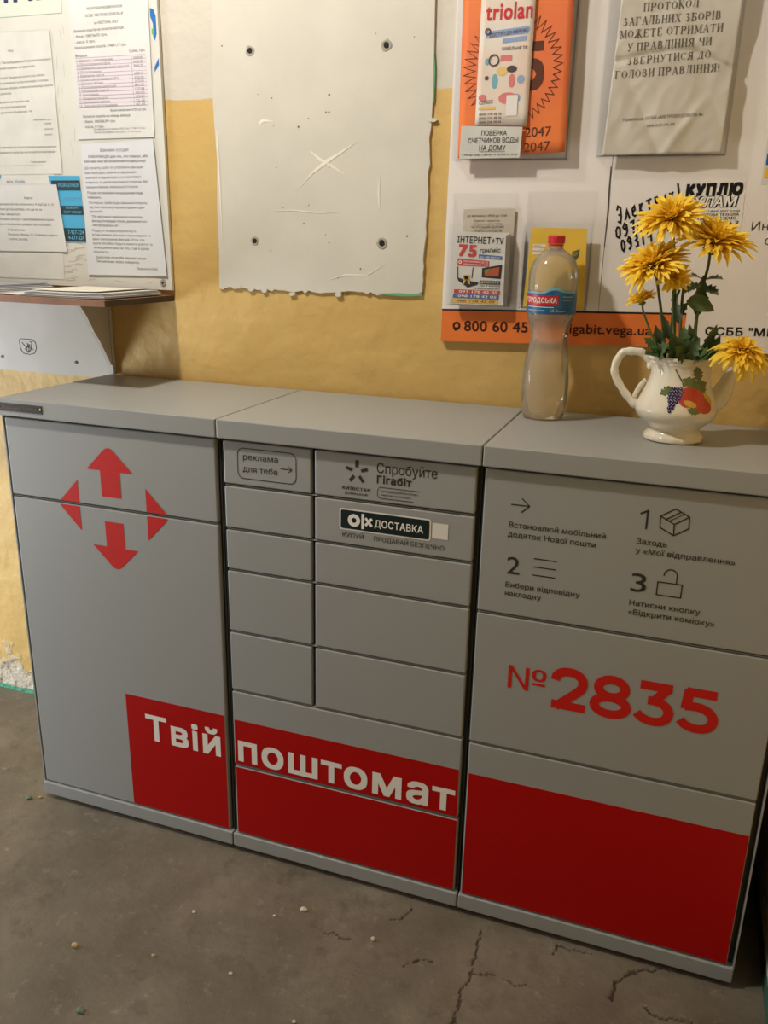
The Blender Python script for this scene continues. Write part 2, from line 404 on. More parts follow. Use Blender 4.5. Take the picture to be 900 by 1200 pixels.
# ---- layer of old white plaster left on the wall, with anchor holes
P_OUT = [(-0.199, 2.05), (-0.201, 1.90), (-0.200, 1.814), (-0.203, 1.72), (-0.207, 1.628), (-0.206, 1.58), (-0.202, 1.50), (-0.206, 1.40), (-0.205, 1.30), (-0.208, 1.223)]
random.seed(3)
x = -0.200
while x < 0.27:
    P_OUT.append((x, 1.221 + random.uniform(-0.004, 0.004) + (0.004 if -0.2 < x < -0.15 else 0) + (0.003 if x > 0.1 else 0))); x += random.uniform(0.006, 0.016)
P_OUT += [(0.272, 1.224), (0.287, 1.232)]
z = 1.245
while z < 1.60:
    P_OUT.append((0.288 + 0.007 * (z - 1.23) / 0.37 + random.uniform(-0.003, 0.002), z)); z += random.uniform(0.010, 0.028)
P_OUT += [(0.296, 1.633), (0.293, 1.783), (0.290, 1.90), (0.288, 2.05)]
plaster = mat('old_white_plaster', (208, 204, 192), 0.6, spec=0.3, var=0.025, vscale=9, bump=0.35, bscale=22, bdist=0.003)
patch = G().prism(P_OUT, WY - 0.0045, WY + 0.006).obj('plaster_patch', plaster, wall_back, label='rough off-white plaster rectangle with four anchor holes')
hole_m = mat('dark_anchor_hole', (30, 28, 24), 0.9); rim_m = mat('chipped_plaster_rim', (168, 163, 150), 0.9, bump=0.8, bscale=300)
YP = WY - 0.0045
def blob(g, x, z, r, y, n=14, jag=0.25, sq=1.0):
    g.flat([(x + r * (1 + random.uniform(-jag, jag)) * math.cos(t), z + sq * r * (1 + random.uniform(-jag, jag)) * math.sin(t)) for t in [2 * math.pi * i / n for i in range(n)]], y)
for (x, z, r) in ((-0.113, 1.712, 0.0062), (0.195, 1.708, 0.0066), (-0.112, 1.328, 0.0058), (0.194, 1.329, 0.0070)):
    g = G(); 
    # a funnel-shaped crater rim standing slightly proud around the anchor
    prof = [(r * 1.75, YP - 0.0002), (r * 1.25, YP - 0.0016), (r * 0.95, YP - 0.0006), (r * 0.9, YP + 0.004)]
    vv = []
    for (rr, yy) in prof:
        for k in range(14):
            t = 2 * math.pi * k / 14; q = rr * (1 + random.uniform(-0.13, 0.13)); vv.append((x + q * math.cos(t), yy, z + q * math.sin(t)))
    g.add(vv, [(i * 14 + (k + 1) % 14, i * 14 + k, (i + 1) * 14 + k, (i + 1) * 14 + (k + 1) % 14) for i in range(3) for k in range(14)])
    o = g.obj('anchor_hole_rim', rim_m, patch)
    g = G(); blob(g, x, z, r * 1.0, YP - 0.0007); g.obj('anchor_hole', hole_m, patch)
g = G()
for (x, z, r) in ((-0.063, 1.620, 0.0018), (0.070, 1.622, 0.0024), (0.063, 1.589, 0.0020), (0.070, 1.589, 0.0020), (-0.001, 1.562, 0.0024), (0.022, 1.578, 0.0015), (0.010, 1.367, 0.0018), (0.070, 1.328, 0.0018), (-0.073, 1.308, 0.0016), (-0.055, 1.482, 0.0018), (0.071, 1.482, 0.0014), (0.062, 1.345, 0.0013), (-0.18, 1.725, 0.0018), (0.185, 1.80, 0.0014), (-0.04, 1.40, 0.0014), (0.022, 1.405, 0.0016), (0.145, 1.275, 0.002), (0.092, 1.255, 0.0018), (-0.06, 1.565, 0.0012), (-0.096, 1.628, 0.0011), (0.253, 1.72, 0.0012), (0.25, 1.345, 0.0022), (0.172, 1.73, 0.0012)):
    blob(g, x, z, r, YP - 0.0006, 8)
g.obj('small_pock_marks', ink((110, 102, 88)), patch, kind='stuff')
g = G(); YM = YP - 0.0008
for (pts, w) in (([(-0.2000, 1.560), (-0.1985, 1.50), (-0.1965, 1.42), (-0.1955, 1.335)], [0.002, 0.0045, 0.0035, 0.001]), ([(0.132, 1.530), (0.10, 1.512), (0.062, 1.492), (0.03, 1.470), (0.0, 1.44)], [0.001, 0.004, 0.008, 0.004, 0.001]), ([(0.025, 1.515), (0.05, 1.497), (0.08, 1.482), (0.105, 1.468)], [0.001, 0.006, 0.005, 0.001]),
                 ([(0.185, 1.458), (0.184, 1.43), (0.186, 1.40)], [0.002, 0.004, 0.002]), ([(-0.07, 1.392), (-0.02, 1.395), (0.04, 1.390), (0.09, 1.391)], [0.001, 0.002, 0.003, 0.001]),
                 ([(-0.095, 1.57), (-0.085, 1.577), (-0.06, 1.574)], [0.006, 0.006, 0.001]), ([(0.07, 1.25), (0.11, 1.262), (0.16, 1.262), (0.20, 1.285)], [0.001, 0.003, 0.003, 0.001])):
    g.line(pts, w, YM)
g.obj('gypsum_scratches', ink((236, 231, 216)), patch, kind='stuff')
# flakes hanging at the patch's ragged edges
g = G()
for (x, z, s) in ((0.298, 1.568, 0.012), (-0.125, 1.222, 0.012), (-0.02, 1.216, 0.010), (0.094, 1.219, 0.012), (-0.155, 1.226, 0.008), (-0.09, 1.22, 0.01)):
    pts = [(x + s * random.uniform(0.5, 1.0) * math.cos(t), z + s * 0.6 * random.uniform(0.5, 1.0) * math.sin(t)) for t in [i * math.pi / 3 for i in range(6)]]
    g.prism(pts, WY - 0.0065, WY + 0.003)
g.obj('plaster_flakes', plaster, patch, kind='stuff')
G().prism([(0.185, 1.2245), (0.235, 1.2275), (0.272, 1.2262), (0.286, 1.2305), (0.286, 1.224), (0.25, 1.2205), (0.21, 1.222)], WY - 0.0048, WY + 0.002).obj('green_paint_edge', ink((110, 168, 130)), patch, label='strip of green older paint')
G().prism([(0.2955, 1.69), (0.2985, 1.66), (0.2985, 1.60), (0.296, 1.60)], WY - 0.004, WY + 0.003).obj('green_paint_edge', ink((110, 168, 130)), patch, label='strip of green older paint')

# ------------------------------------------------------------------ parcel lockers
ZT, ZB, SY, SD = 1.0, 0.9626, -0.010, 0.374
def locker(x0, x1, label, outer=None):
    t = thing('parcel_locker', ((x0 + x1) / 2, 0.19, 0.0), label, 'locker')
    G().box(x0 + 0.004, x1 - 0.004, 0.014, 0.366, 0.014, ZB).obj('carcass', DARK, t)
    G().box(x0 + 0.0008, x1 - 0.0008, SY, SD, ZB, ZT, 0.0022).obj('top_panel', GREY, t, smooth=False)
    G().box(x0 + 0.001, x1 - 0.001, -0.004, 0.03, 0.0135, 0.0465, 0.002).obj('plinth', GREY, t)
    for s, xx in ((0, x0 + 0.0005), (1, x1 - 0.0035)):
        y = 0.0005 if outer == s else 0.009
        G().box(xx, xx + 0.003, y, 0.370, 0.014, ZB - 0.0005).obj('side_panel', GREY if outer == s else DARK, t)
    for xx in (x0 + 0.05, x1 - 0.05):
        for yy in (0.06, 0.32):
            G().lathe([(0.018, 0.0), (0.018, 0.006), (0.006, 0.007), (0.006, 0.0145)], xx, yy, 16).obj('foot', RUBBER, t)
    return t
def door(t, x0, x1, z0, z1):
    return G().box(x0, x1, 0.0, 0.0145, z0, z1, 0.0022).obj('door', GREY, t)
Gp = 0.0031
L1 = locker(-0.530, -0.0005, 'left grey metal parcel locker with two doors and four red arrows', 0)
L2 = locker(0.0005, 0.5255, 'middle grey metal parcel locker with many small compartment doors')
L3 = locker(0.5265, 1.0615, 'right grey metal parcel locker with instruction icons and number 2835', 1)
YD = -EPS
# --- left module
dA = door(L1, -0.522, -0.0095, 0.783 + Gp, 0.9575)
dB = door(L1, -0.522, -0.0095, 0.0505, 0.783 - Gp)
def rounded(pts, k, r, n=5):
    out = []; m = len(pts)
    for i, p in enumerate(pts):
        if i not in k: out.append(p); continue
        P = Vector(p); A = Vector(pts[i - 1]); B = Vector(pts[(i + 1) % m]); a = P + (A - P).normalized() * r; b = P + (B - P).normalized() * r
        for j in range(n + 1):
            t = j / n; q = a * (1 - t) ** 2 + P * 2 * t * (1 - t) + b * t * t; out.append((q.x, q.y))
    return out
def clip(pts, zc, keep_up):
    out = []; n = len(pts)
    for i in range(n):
        a, b = pts[i], pts[(i + 1) % n]; ia = (a[1] >= zc) == keep_up; ib = (b[1] >= zc) == keep_up
        if ia: out.append(a)
        if ia != ib: s = (zc - a[1]) / (b[1] - a[1]); out.append((a[0] + s * (b[0] - a[0]), zc))
    return out
ua = rounded([(-0.3185, 0.865), (-0.2615, 0.9215), (-0.2045, 0.865), (-0.2370, 0.865), (-0.2370, 0.8085), (-0.2855, 0.8085), (-0.2855, 0.865)], [1], 0.020)
da = rounded([(-0.3185, 0.6965), (-0.2605, 0.6400), (-0.2045, 0.6965), (-0.2370, 0.6965), (-0.2370, 0.7535), (-0.2835, 0.7535), (-0.2835, 0.6965)], [1], 0.020)
la = rounded([(-0.3455, 0.8375), (-0.4010, 0.7810), (-0.3455, 0.7245)], [1], 0.016)
ra = rounded([(-0.1765, 0.8375), (-0.1210, 0.7810), (-0.1765, 0.7245)], [1], 0.016)
G().flat(ua, YD).obj('arrow_emblem', REDINK, dA); G().flat(da, YD).obj('arrow_emblem', REDINK, dB)
for tri in (la, ra):
    G().flat(clip(tri, 0.783 + Gp + 0.0012, True), YD).obj('arrow_emblem', REDINK, dA)
    G().flat(clip(tri, 0.783 - Gp - 0.0012, False), YD).obj('arrow_emblem', REDINK, dB)
G().box(-0.2665, -0.0120, -0.0004, 0.001, 0.0525, 0.3440).obj('red_panel', RED, dB)
G().text('Твій', (-0.217, 0.2380), (-0.024, 0.2380), 0.0620, -0.0009, bold=0.025).obj('lettering', WHITE_INK, dB, label='white word on the red panel')
pl = G().box(-0.527, -0.4105, SY - 0.0012, SY + 0.0004, 0.9738, 0.9905, 0.0003).obj('name_plate', mat('black_anodised_plate', (34, 30, 24), 0.35, spec=0.6), L1, label='small black plate with two rivets')
for xx in (-0.5235, -0.4155): G().tube([(xx, SY - 0.0012, 0.982), (xx, SY - 0.003, 0.982)], [0.0028, 0.0015], 10).obj('rivet', mat('bright_rivet', (225, 220, 205), 0.2, metal=0.9), pl)
G().text('ПОШТОМАТ СЕРІЯ В', (-0.514, 0.9795), (-0.424, 0.9795), 0.0055, SY - 0.0017, bold=0.01).obj('lettering', ink((128, 110, 72)), pl)
# --- middle module
zs = [0.9575, 0.8685, 0.7773, 0.6887, 0.5505, 0.4119]
small, wide = [], []
for i in range(5):
    hi = zs[i] - (Gp if i else 0); lo = zs[i + 1] + Gp
    small.append(door(L2, 0.0095, 0.1965, lo, hi)); wide.append(door(L2, 0.2045, 0.5155, lo, hi))
dM = door(L2, 0.0095, 0.5165, 0.2265 + Gp, 0.4119 - Gp); dN = door(L2, 0.0095, 0.5175, 0.0505, 0.2265 - Gp)
def rrect(x0, x1, z0, z1, r, n=5):
    out = []
    for cx, cz, a0 in ((x1 - r, z1 - r, 0), (x0 + r, z1 - r, 90), (x0 + r, z0 + r, 180), (x1 - r, z0 + r, 270)):
        for i in range(n + 1):
            t = math.radians(a0 + 90 * i / n); out.append((cx + r * math.cos(t), cz + r * math.sin(t)))
    return out
g = G(); g.line(rrect(0.041, 0.166, 0.8855, 0.9460, 0.013), 0.0015, YD, True)
g.text('реклама', (0.053, 0.9235), (0.128, 0.9245), 0.0115, YD); g.text('для тебе', (0.052, 0.8995), (0.127, 0.8995), 0.0115, YD)
g.line([(0.133, 0.9135), (0.157, 0.9135)], 0.0015, YD); g.line([(0.150, 0.9195), (0.157, 0.9135), (0.150, 0.9075)], 0.0015, YD)
g.obj('lettering', PRINT, small[0])
g = G()
for k in range(5):
    a = math.radians(90 + 72 * k); cx, cz = 0.2895, 0.9245; r0, r1 = 0.009, 0.0225
    g.line([(cx + r0 * math.cos(a), cz + r0 * math.sin(a)), (cx + r1 * math.cos(a), cz + r1 * math.sin(a))], 0.0058, YD)
g.text('КИЇВСТАР', (0.261, 0.8885), (0.317, 0.8885), 0.0062, YD, bold=0.03)
g.text('ДОМАШНІЙ', (0.266, 0.8800), (0.311, 0.8800), 0.0040, YD, bold=0.02)
g.text('Спробуйте', (0.3290, 0.9275), (0.4440, 0.9285), 0.0175, YD); g.text('Гігабіт', (0.3295, 0.9075), (0.3965, 0.9075), 0.0145, YD, bold=0.028)
g.line([(0.414, 0.9005), (0.337, 0.9005), (0.3325, 0.898), (0.331, 0.894), (0.331, 0.886), (0.3325, 0.882), (0.337, 0.8795), (0.401, 0.8795)], 0.0011, YD)
g.text('НАЙШВИДШИЙ ІНТЕРНЕТ', (0.340, 0.8920), (0.410, 0.8920), 0.0032, YD, bold=0.01); g.text('МЕРЕЖА В УКРАЇНІ', (0.340, 0.8845), (0.395, 0.8845), 0.0032, YD, bold=0.01)
g.obj('lettering', PRINT, wide[0])
G().flat(rrect(0.2555, 0.4365, 0.8090, 0.8515, 0.0055), YD).obj('sticker', ink((236, 234, 226)), wide[1], label='white-edged rectangle')
st = G().flat(rrect(0.2585, 0.4335, 0.8118, 0.8487, 0.004), YD - 0.0004).obj('sticker', ink((22, 36, 36)), wide[1], label='dark green-black sticker')
g = G(); y_ = YD - 0.0008
def ring(g, cx, cz, ro, ri, y, n=24):
    v = [(cx + r * math.cos(2 * math.pi * k / n), y, cz + r * math.sin(2 * math.pi * k / n)) for r in (ri, ro) for k in range(n)]
    g.add(v, [(k, n + k, n + (k + 1) % n, (k + 1) % n)[::-1] for k in range(n)])
ring(g, 0.2855, 0.8300, 0.0125, 0.0050, y_)
g.obj('emblem', WHITE_INK, wide[1]); g = G()
g.rect(0.3005, 0.3062, 0.8150, 0.8450, y_)
g.line([(0.3085, 0.8375), (0.3215, 0.8225)], 0.0052, y_); g.line([(0.3215, 0.8375), (0.3085, 0.8225)], 0.0052, y_ - 0.0001)
g.obj('emblem', WHITE_INK, wide[1]); g = G()
g.text('ДОСТАВКА', (0.3270, 0.8225), (0.4220, 0.8225), 0.0135, y_, bold=0.018)
g.obj('lettering', WHITE_INK, wide[1])
G().flat(rrect(0.4388, 0.4690, 0.8155, 0.8455, 0.001), YD).obj('blank_label', ink((226, 224, 216)), wide[1], label='small blank white square label')
g = G(); g.text('КУПУЙ', (0.2620, 0.7945), (0.3050, 0.7945), 0.0085, YD); g.obj('lettering', PRINT, wide[1]); g = G(); g.text('ПРОДАВАЙ БЕЗПЕЧНО', (0.3260, 0.7945), (0.4630, 0.7945), 0.0085, YD)
g.obj('lettering', PRINT, wide[1])
G().box(0.0125, 0.5140, -0.0004, 0.001, 0.2312, 0.3405).obj('red_panel', RED, dM)
G().box(0.0125, 0.5150, -0.0004, 0.001, 0.0525, 0.2217).obj('red_panel', RED, dN)
G().text('поштомат', (0.0195, 0.2395), (0.5090, 0.2395), 0.0640, -0.0009, bold=0.025).obj('lettering', WHITE_INK, dM, label='white word on the red panel')
# --- right module
dR1 = door(L3, 0.5310, 1.0475, 0.6859 + Gp, 0.9575); dR2 = door(L3, 0.5310, 1.0475, 0.4093 + Gp, 0.6859 - Gp); dR3 = door(L3, 0.5310, 1.0475, 0.0505, 0.4093 - Gp)
lw = 0.0019
g = G(); g.line([(0.580, 0.898), (0.612, 0.898)], lw, YD); g.line([(0.5985, 0.9110), (0.6125, 0.898), (0.5985, 0.885)], lw, YD); g.obj('arrow_icon', PRINT, dR1); g = G()
g.text('Встановлюй мобільний', (0.579, 0.8560), (0.745, 0.8565), 0.0095, YD, bold=0.004); g.text('додаток Нової пошти', (0.578, 0.8385), (0.730, 0.8385), 0.0095, YD, bold=0.004)
g.text('2', (0.580, 0.7685), (0.603, 0.7685), 0.0320, YD, bold=-0.004)
gi = G()
for zz in (0.8035, 0.7880, 0.7725): gi.line([(0.627, zz), (0.667, zz)], lw, YD)
gi.obj('menu_icon', PRINT, dR1)
g.text('Вибери відповідну', (0.580, 0.7425), (0.712, 0.7430), 0.0095, YD, bold=0.004); g.text('накладну', (0.580, 0.7260), (0.645, 0.7260), 0.0095, YD, bold=0.004)
g.line([(0.7970, 0.9085), (0.8085, 0.9150), (0.8085, 0.8830)], 0.0030, YD)
bx = [(0.829, 0.9085), (0.851, 0.9235), (0.874, 0.9125), (0.875, 0.8925), (0.853, 0.8775), (0.830, 0.8890)]
gi = G(); gi.line(bx, lw, YD, True); gi.line([(0.829, 0.9085), (0.852, 0.8970), (0.874, 0.9125)], lw, YD); gi.line([(0.852, 0.8970), (0.853, 0.8775)], lw, YD); gi.line([(0.838, 0.9040), (0.860, 0.9190)], lw, YD); gi.line([(0.8435, 0.9015), (0.8655, 0.9165)], lw * 0.7, YD); gi.obj('box_icon', PRINT, dR1)
g.text('Заходь', (0.796, 0.8555), (0.845, 0.8555), 0.0095, YD, bold=0.004); g.text('у «Мої відправлення»', (0.796, 0.8390), (0.953, 0.8395), 0.0095, YD, bold=0.004)
g.text('3', (0.795, 0.7695), (0.820, 0.7700), 0.0325, YD, bold=-0.004)
gi = G(); gi.line([(0.838, 0.7930), (0.877, 0.7930), (0.877, 0.7695), (0.838, 0.7695)], lw, YD, True)
gi.line([(0.8465, 0.8050)] + [(0.857 + 0.0105 * math.cos(math.radians(a)), 0.8070 + 0.0105 * math.sin(math.radians(a))) for a in range(170, -1, -20)] + [(0.8675, 0.7930)], lw, YD); gi.obj('padlock_icon', PRINT, dR1)
g.text('Натисни кнопку', (0.796, 0.7435), (0.911, 0.7440), 0.0095, YD, bold=0.004); g.text('«Відкрити комірку»', (0.796, 0.7265), (0.936, 0.7270), 0.0095, YD, bold=0.004)
g.obj('lettering', PRINT, dR1)
g = G(); g.text('№', (0.597, 0.5420), (0.667, 0.5420), 0.0440, YD, bold=-0.003); g.obj('lettering', REDINK, dR2)
def spl2(P, k=5):
    out = []
    for i in range(len(P) - 1):
        p0, p1, p2, p3 = [P[max(0, min(len(P) - 1, q))] for q in (i - 1, i, i + 1, i + 2)]
        for j in range(k):
            t = j / k; out.append(tuple(0.5 * (2 * p1[q] + (p2[q] - p0[q]) * t + (2 * p0[q] - 5 * p1[q] + 4 * p2[q] - p3[q]) * t * t + (3 * p1[q] - p0[q] - 3 * p2[q] + p3[q]) * t ** 3) for q in (0, 1)))
    out.append(P[-1]); return out
def oval(cx, cz, a, b): return [(cx + a * math.cos(t), cz + b * math.sin(t)) for t in [2 * math.pi * i / 36 for i in range(36)]]
DIG = {'2': [(spl2([(.11, .68), (.15, .80), (.29, .89), (.49, .915), (.70, .88), (.83, .79), (.87, .67), (.82, .54), (.70, .43)]) + [(.17, .03)], 0), ([(.05, .09), (.98, .09)], 0)],
       '8': [(oval(.5, .705, .33, .205), 1), (oval(.5, .285, .40, .200), 1)],
       '3': [([(.08, .91), (.93, .91)], 0), ([(.84, .93), (.46, .54)], 0), (spl2([(.32, .57), (.55, .565), (.76, .51), (.88, .40), (.89, .27), (.79, .145), (.60, .088), (.40, .09), (.20, .14), (.06, .235)]), 0)],
       '5': [([(.15, .91), (.92, .91)], 0), ([(.215, .96), (.165, .50)], 0), (spl2([(.14, .565), (.30, .585), (.55, .58), (.77, .51), (.89, .39), (.89, .26), (.79, .145), (.60, .088), (.40, .09), (.20, .14), (.06, .235)]), 0)]}
for ch, a, b, z0_ in (('2', 0.6765, 0.7420, 0.5190), ('8', 0.7490, 0.8190, 0.5195), ('3', 0.8265, 0.8900, 0.5215), ('5', 0.8995, 0.9630, 0.5235)):
    g = G()
    for pts, cl in DIG[ch]: g.line([(a + (b - a) * u, z0_ + 0.0835 * w) for u, w in pts], 0.0168, YD, bool(cl))
    g.obj('numeral', REDINK, dR2, label='large bold red numeral ' + ch)
# the light lip of sheet metal seen inside each gap between doors
for t, x0, x1, z in [(L1, -0.522, -0.0095, 0.783)] + [(L2, 0.0095, 0.5155, q) for q in (0.8685, 0.7773, 0.6887, 0.5505, 0.4119, 0.2265)] + [(L3, 0.5310, 1.0475, 0.6859), (L3, 0.5310, 1.0475, 0.4093)]:
    G().box(x0 + 0.001, x1 - 0.001, 0.0035, 0.0145, z - 0.0011, z + 0.0003).obj('divider_rail', GREY, t)
G().box(0.5340, 1.0460, -0.0004, 0.001, 0.0525, 0.3385).obj('red_panel', RED, dR3)

# ------------------------------------------------------------------ left notice board, shelf
YB = 0.3735                                  # face of the left board
nb = thing('notice_board', (-0.9, WY, 1.215), 'white notice board covered with typed papers above the wooden shelf', 'notice board')
G().box(-1.55, -0.333, YB, WY - 0.0002, 1.212, 2.10, 0.0008).obj('panel', mat('white_board_left', (212, 211, 203), 0.5, var=0.02, vscale=6), nb)
G().tube([(-0.3565, YB + 0.001, 1.2290), (-0.3565, YB - 0.0022, 1.2290)], [0.0088, 0.0076], 20).obj('screw_washer', mat('zinc_washer', (170, 168, 160), 0.4, metal=0.5), nb)
G().tube([(-0.3565, YB - 0.002, 1.2290), (-0.3565, YB - 0.0040, 1.2290)], [0.0030, 0.0020], 12).obj('screw_head', mat('dark_screw', (70, 66, 60), 0.5, metal=0.6), nb)
g = G()
random.seed(11)
for i in range(46):
    x = random.uniform(-0.66, -0.36); z = random.uniform(1.222, 1.262) if i < 26 else random.uniform(1.25, 1.33)
    if z > 1.27: x = random.uniform(-0.64, -0.58)
    pts = [(x + random.uniform(-0.02, 0.02), z + random.uniform(-0.004, 0.004)) for _ in range(3)]; g.line(sorted(pts), 0.0012, YB - 0.0004)
for i in range(14):
    x = random.uniform(-0.62, -0.575); z = random.uniform(1.47, 1.80); g.line([(x, z), (x + random.uniform(-0.003, 0.003), z + random.uniform(0.01, 0.03))], 0.001, YB - 0.0004)
g.obj('glue_scuffs', ink((188, 184, 168)), nb, kind='stuff')
g = G(); g.flat([(-0.352, 1.806), (-0.343, 1.803), (-0.338, 1.79), (-0.338, 1.755), (-0.343, 1.742), (-0.347, 1.75), (-0.346, 1.775), (-0.352, 1.79)], YB - 0.0004); g.obj('print', ink((46, 110, 176)), nb, label='blue printed shape at the right margin')
g = G(); g.flat([(-0.348, 1.690), (-0.336, 1.708), (-0.336, 1.694), (-0.348, 1.680)], YB - 0.0004); g.obj('print', ink((46, 110, 176)), nb, label='lower blue printed stroke at the right margin')
G().flat([(-0.350, 1.765), (-0.344, 1.768), (-0.345, 1.756), (-0.350, 1.754)], YB - 0.0007).obj('print', ink((110, 180, 90)), nb, label='green printed shape')

def pinned(name, quad, y, m, label, cat, lines, group=None, curl=0.0, seed=0, colr=None, n=8):
    TL, TR, BR, BL = quad; cx, cz = centre(*quad)
    W_ = abs(TR[0] - TL[0]); H_ = abs(TL[1] - BL[1])
    def surf(x, z):
        u = (x - cx) / W_; w = (z - cz) / H_
        return y - curl * max(0.0, abs(u) * 2 - 0.6) ** 2 * max(0.0, -w * 2 + 0.1) - 0.0005 * (0.5 + 0.5 * noise.noise(Vector((x * 22, z * 22, seed))))
    o = sheet_mesh(TL, TR, BR, BL, surf, n=n).obj(name, m, loc=(cx, y, min(BL[1], BR[1])), smooth=False); tag(o, label, cat, group)
    g = G()
    for (s, a, b, h, bold) in lines: g.text(s, a, b, h, off(surf, 0.0004), bold=bold)
    if lines: g.obj('lettering', colr or DIM, o, kind='stuff' if len(lines) > 1 else None)
    return o, surf
# faded header sheet across the top left
o, s = pinned('poster', ((-1.25, 1.95), (-0.582, 1.95), (-0.583, 1.810), (-1.25, 1.812)), YB - 0.0010, mat('pale_green_paper', (206, 214, 202), 0.7), 'pale green sheet with a big dark heading cut off by the top edge', 'poster', [('ГОЛОШЕННЯ', (-1.20, 1.8385), (-0.600, 1.8385), 0.05, 0.02)], colr=ink((58, 60, 96)))
# left page
txt = []
def para(L, x0, z0, lines, dz, h, bold=0.0, slope=0.0, cw=None):
    """typed lines; every line's width follows its length"""
    for i, s in enumerate(lines):
        if s:
            w = len(s) * cw; L.append((s, (x0, z0 - i * dz), (x0 + w, z0 - i * dz + slope * w), h, bold))
L = []; para(L, -0.745, 1.738, ['Прошу'], 0.01, 0.0048, cw=0.0032, bold=0.004)
para(L, -0.835, 1.712, ['мешканців ОСББ "Метробудівель-8" провести загальні', 'збори співвласників будинку за адресою:'], 0.0115, 0.0045, cw=0.0042, slope=0.02)
para(L, -0.835, 1.680, ['    До 20% усіх витрат будинку взято на облік', 'згідно рішення правління та бухгалтера і голови', 'протокол загальних зборів співвласників від травня', 'надається за запитом.'], 0.0112, 0.0045, cw=0.0042, slope=0.02)
para(L, -0.835, 1.628, ['експлуатаційні витрати на', 'технічне обслуговування', 'поточний ремонт будинку та', 'ліфтів і', 'мереж.'], 0.0112, 0.0045, cw=0.0055, slope=0.02)
para(L, -0.69, 1.5895, ['найменування  сума'], 0.01, 0.0035, cw=0.0028); para(L, -0.66, 1.581, ['тариф', 'внески', 'разом'], 0.012, 0.0040, cw=0.004)
para(L, -0.835, 1.530, ['співвласники відповідно до статуту сплачують внески щомісяця', 'не пізніше двадцятого числа, про що складається відповідний', 'акт.'], 0.0112, 0.0045, cw=0.0034)
para(L, -0.71, 1.497, ['Голова правління'], 0.01, 0.0040, cw=0.0028); L.append(('____________________________________', (-0.835, 1.4955 - 0.004), (-0.672, 1.4925), 0.004, 0))
pinned('typed_notice', ((-0.875, 1.782), (-0.6215, 1.776), (-0.6205, 1.472), (-0.885, 1.470)), YB - 0.0018, PAPER_OLD, 'off-white typed page left of the accounts page, above the torn strip', 'notice', L, curl=0.002, seed=2)
# accounts sheet
L = []
para(L, -0.515, 1.811, ['НАШ РОЗРАХУНКОВИЙ РАХУНОК'], 0.01, 0.0052, cw=0.0038, bold=0.006)
para(L, -0.520, 1.797, ['ОСББ "МЕТРОБУДІВЕЛЬ-8"'], 0.01, 0.0052, cw=0.0046, bold=0.006); para(L, -0.498, 1.782, ['за КВІТЕНЬ 2023'], 0.01, 0.0052, cw=0.0042, bold=0.006)
para(L, -0.555, 1.768, ['Залишок коштів на початок місяця:', '- банк: 108736,92 грн.', '- каса: 0 грн.', 'Надходження коштів - 74641,17 грн.'], 0.0112, 0.0056, cw=0.0041, bold=0.008, slope=0.01)
para(L, -0.555, 1.718, ['Витрати'], 0.01, 0.0056, cw=0.0045, bold=0.008); para(L, -0.410, 1.722, ['Сума, грн.'], 0.01, 0.0052, cw=0.0042, bold=0.004)
rows = ['1. Зарплата з нарахуванням', '2. Обслуговування ліфтів', '3. Прибирання прибудинкової території', '4. Обслуговування', '5. Вивезення сміття', '6. Послуги обслуговування МЕЗ', '7. Послуги зв\'язку', '8. Обслуговування димоходів', '9. Комунальний податок', '10. Канцтовари', '11. Юридичні послуги', '12. Прибирання підвалу', '13. Технічне обслуговування']
nums = ['35000,00', '8420,00', '9643,75', '', '6080,17', '5250,00', '2475,00', '841,20', '1277,88', '400,00', '1250,00', '75,12', '87,10']
g_rows = []
for i, (a, b) in enumerate(zip(rows, nums)):
    zz = 1.7085 - i * 0.0078; L.append((a, (-0.553, zz), (-0.553 + len(a) * 0.0038, zz), 0.0046, 0.002))
    if b: L.append((b, (-0.400, zz), (-0.376, zz), 0.0046, 0.002))
para(L, -0.470, 1.6035, ['Всього витрачено 67371,52 грн.'], 0.01, 0.0050, cw=0.0032, bold=0.006)
para(L, -0.548, 1.592, ['Залишок коштів на кінець місяця:', '- банк: 100386,99 грн.', '- каса: 0 грн.'], 0.0110, 0.0056, cw=0.0041, bold=0.008)
para(L, -0.520, 1.5655, ['Заплановано на травень 2023 року: - 7 941 113 грн.', '  Станом на травень 2023 року - 71 141,78 грн.'], 0.0068, 0.0036, cw=0.0028, bold=0.002)
o, s = pinned('accounts_sheet', ((-0.5620, 1.90), (-0.3540, 1.90), (-0.3565, 1.5480), (-0.5665, 1.5465)), YB - 0.0021, PAPER, 'white printed accounts page with a lilac-tinted table', 'notice', L, curl=0.003, seed=5)
g = G()
for i in range(14): zz = 1.7160 - i * 0.0078; g.line([(-0.556, zz), (-0.368, zz)], 0.0006, off(s, 0.0004))
g.line([(-0.405, 1.7160), (-0.405, 1.6146)], 0.0006, off(s, 0.0004)); g.obj('table_lines', FAINT, o)
sheet_mesh((-0.557, 1.7170), (-0.367, 1.7170), (-0.367, 1.6140), (-0.557, 1.6140), off(s, 0.00025), th=0.0001, n=6).obj('tinted_table', mat('lilac_tint', (216, 208, 216), 0.7, spec=0.2), o)
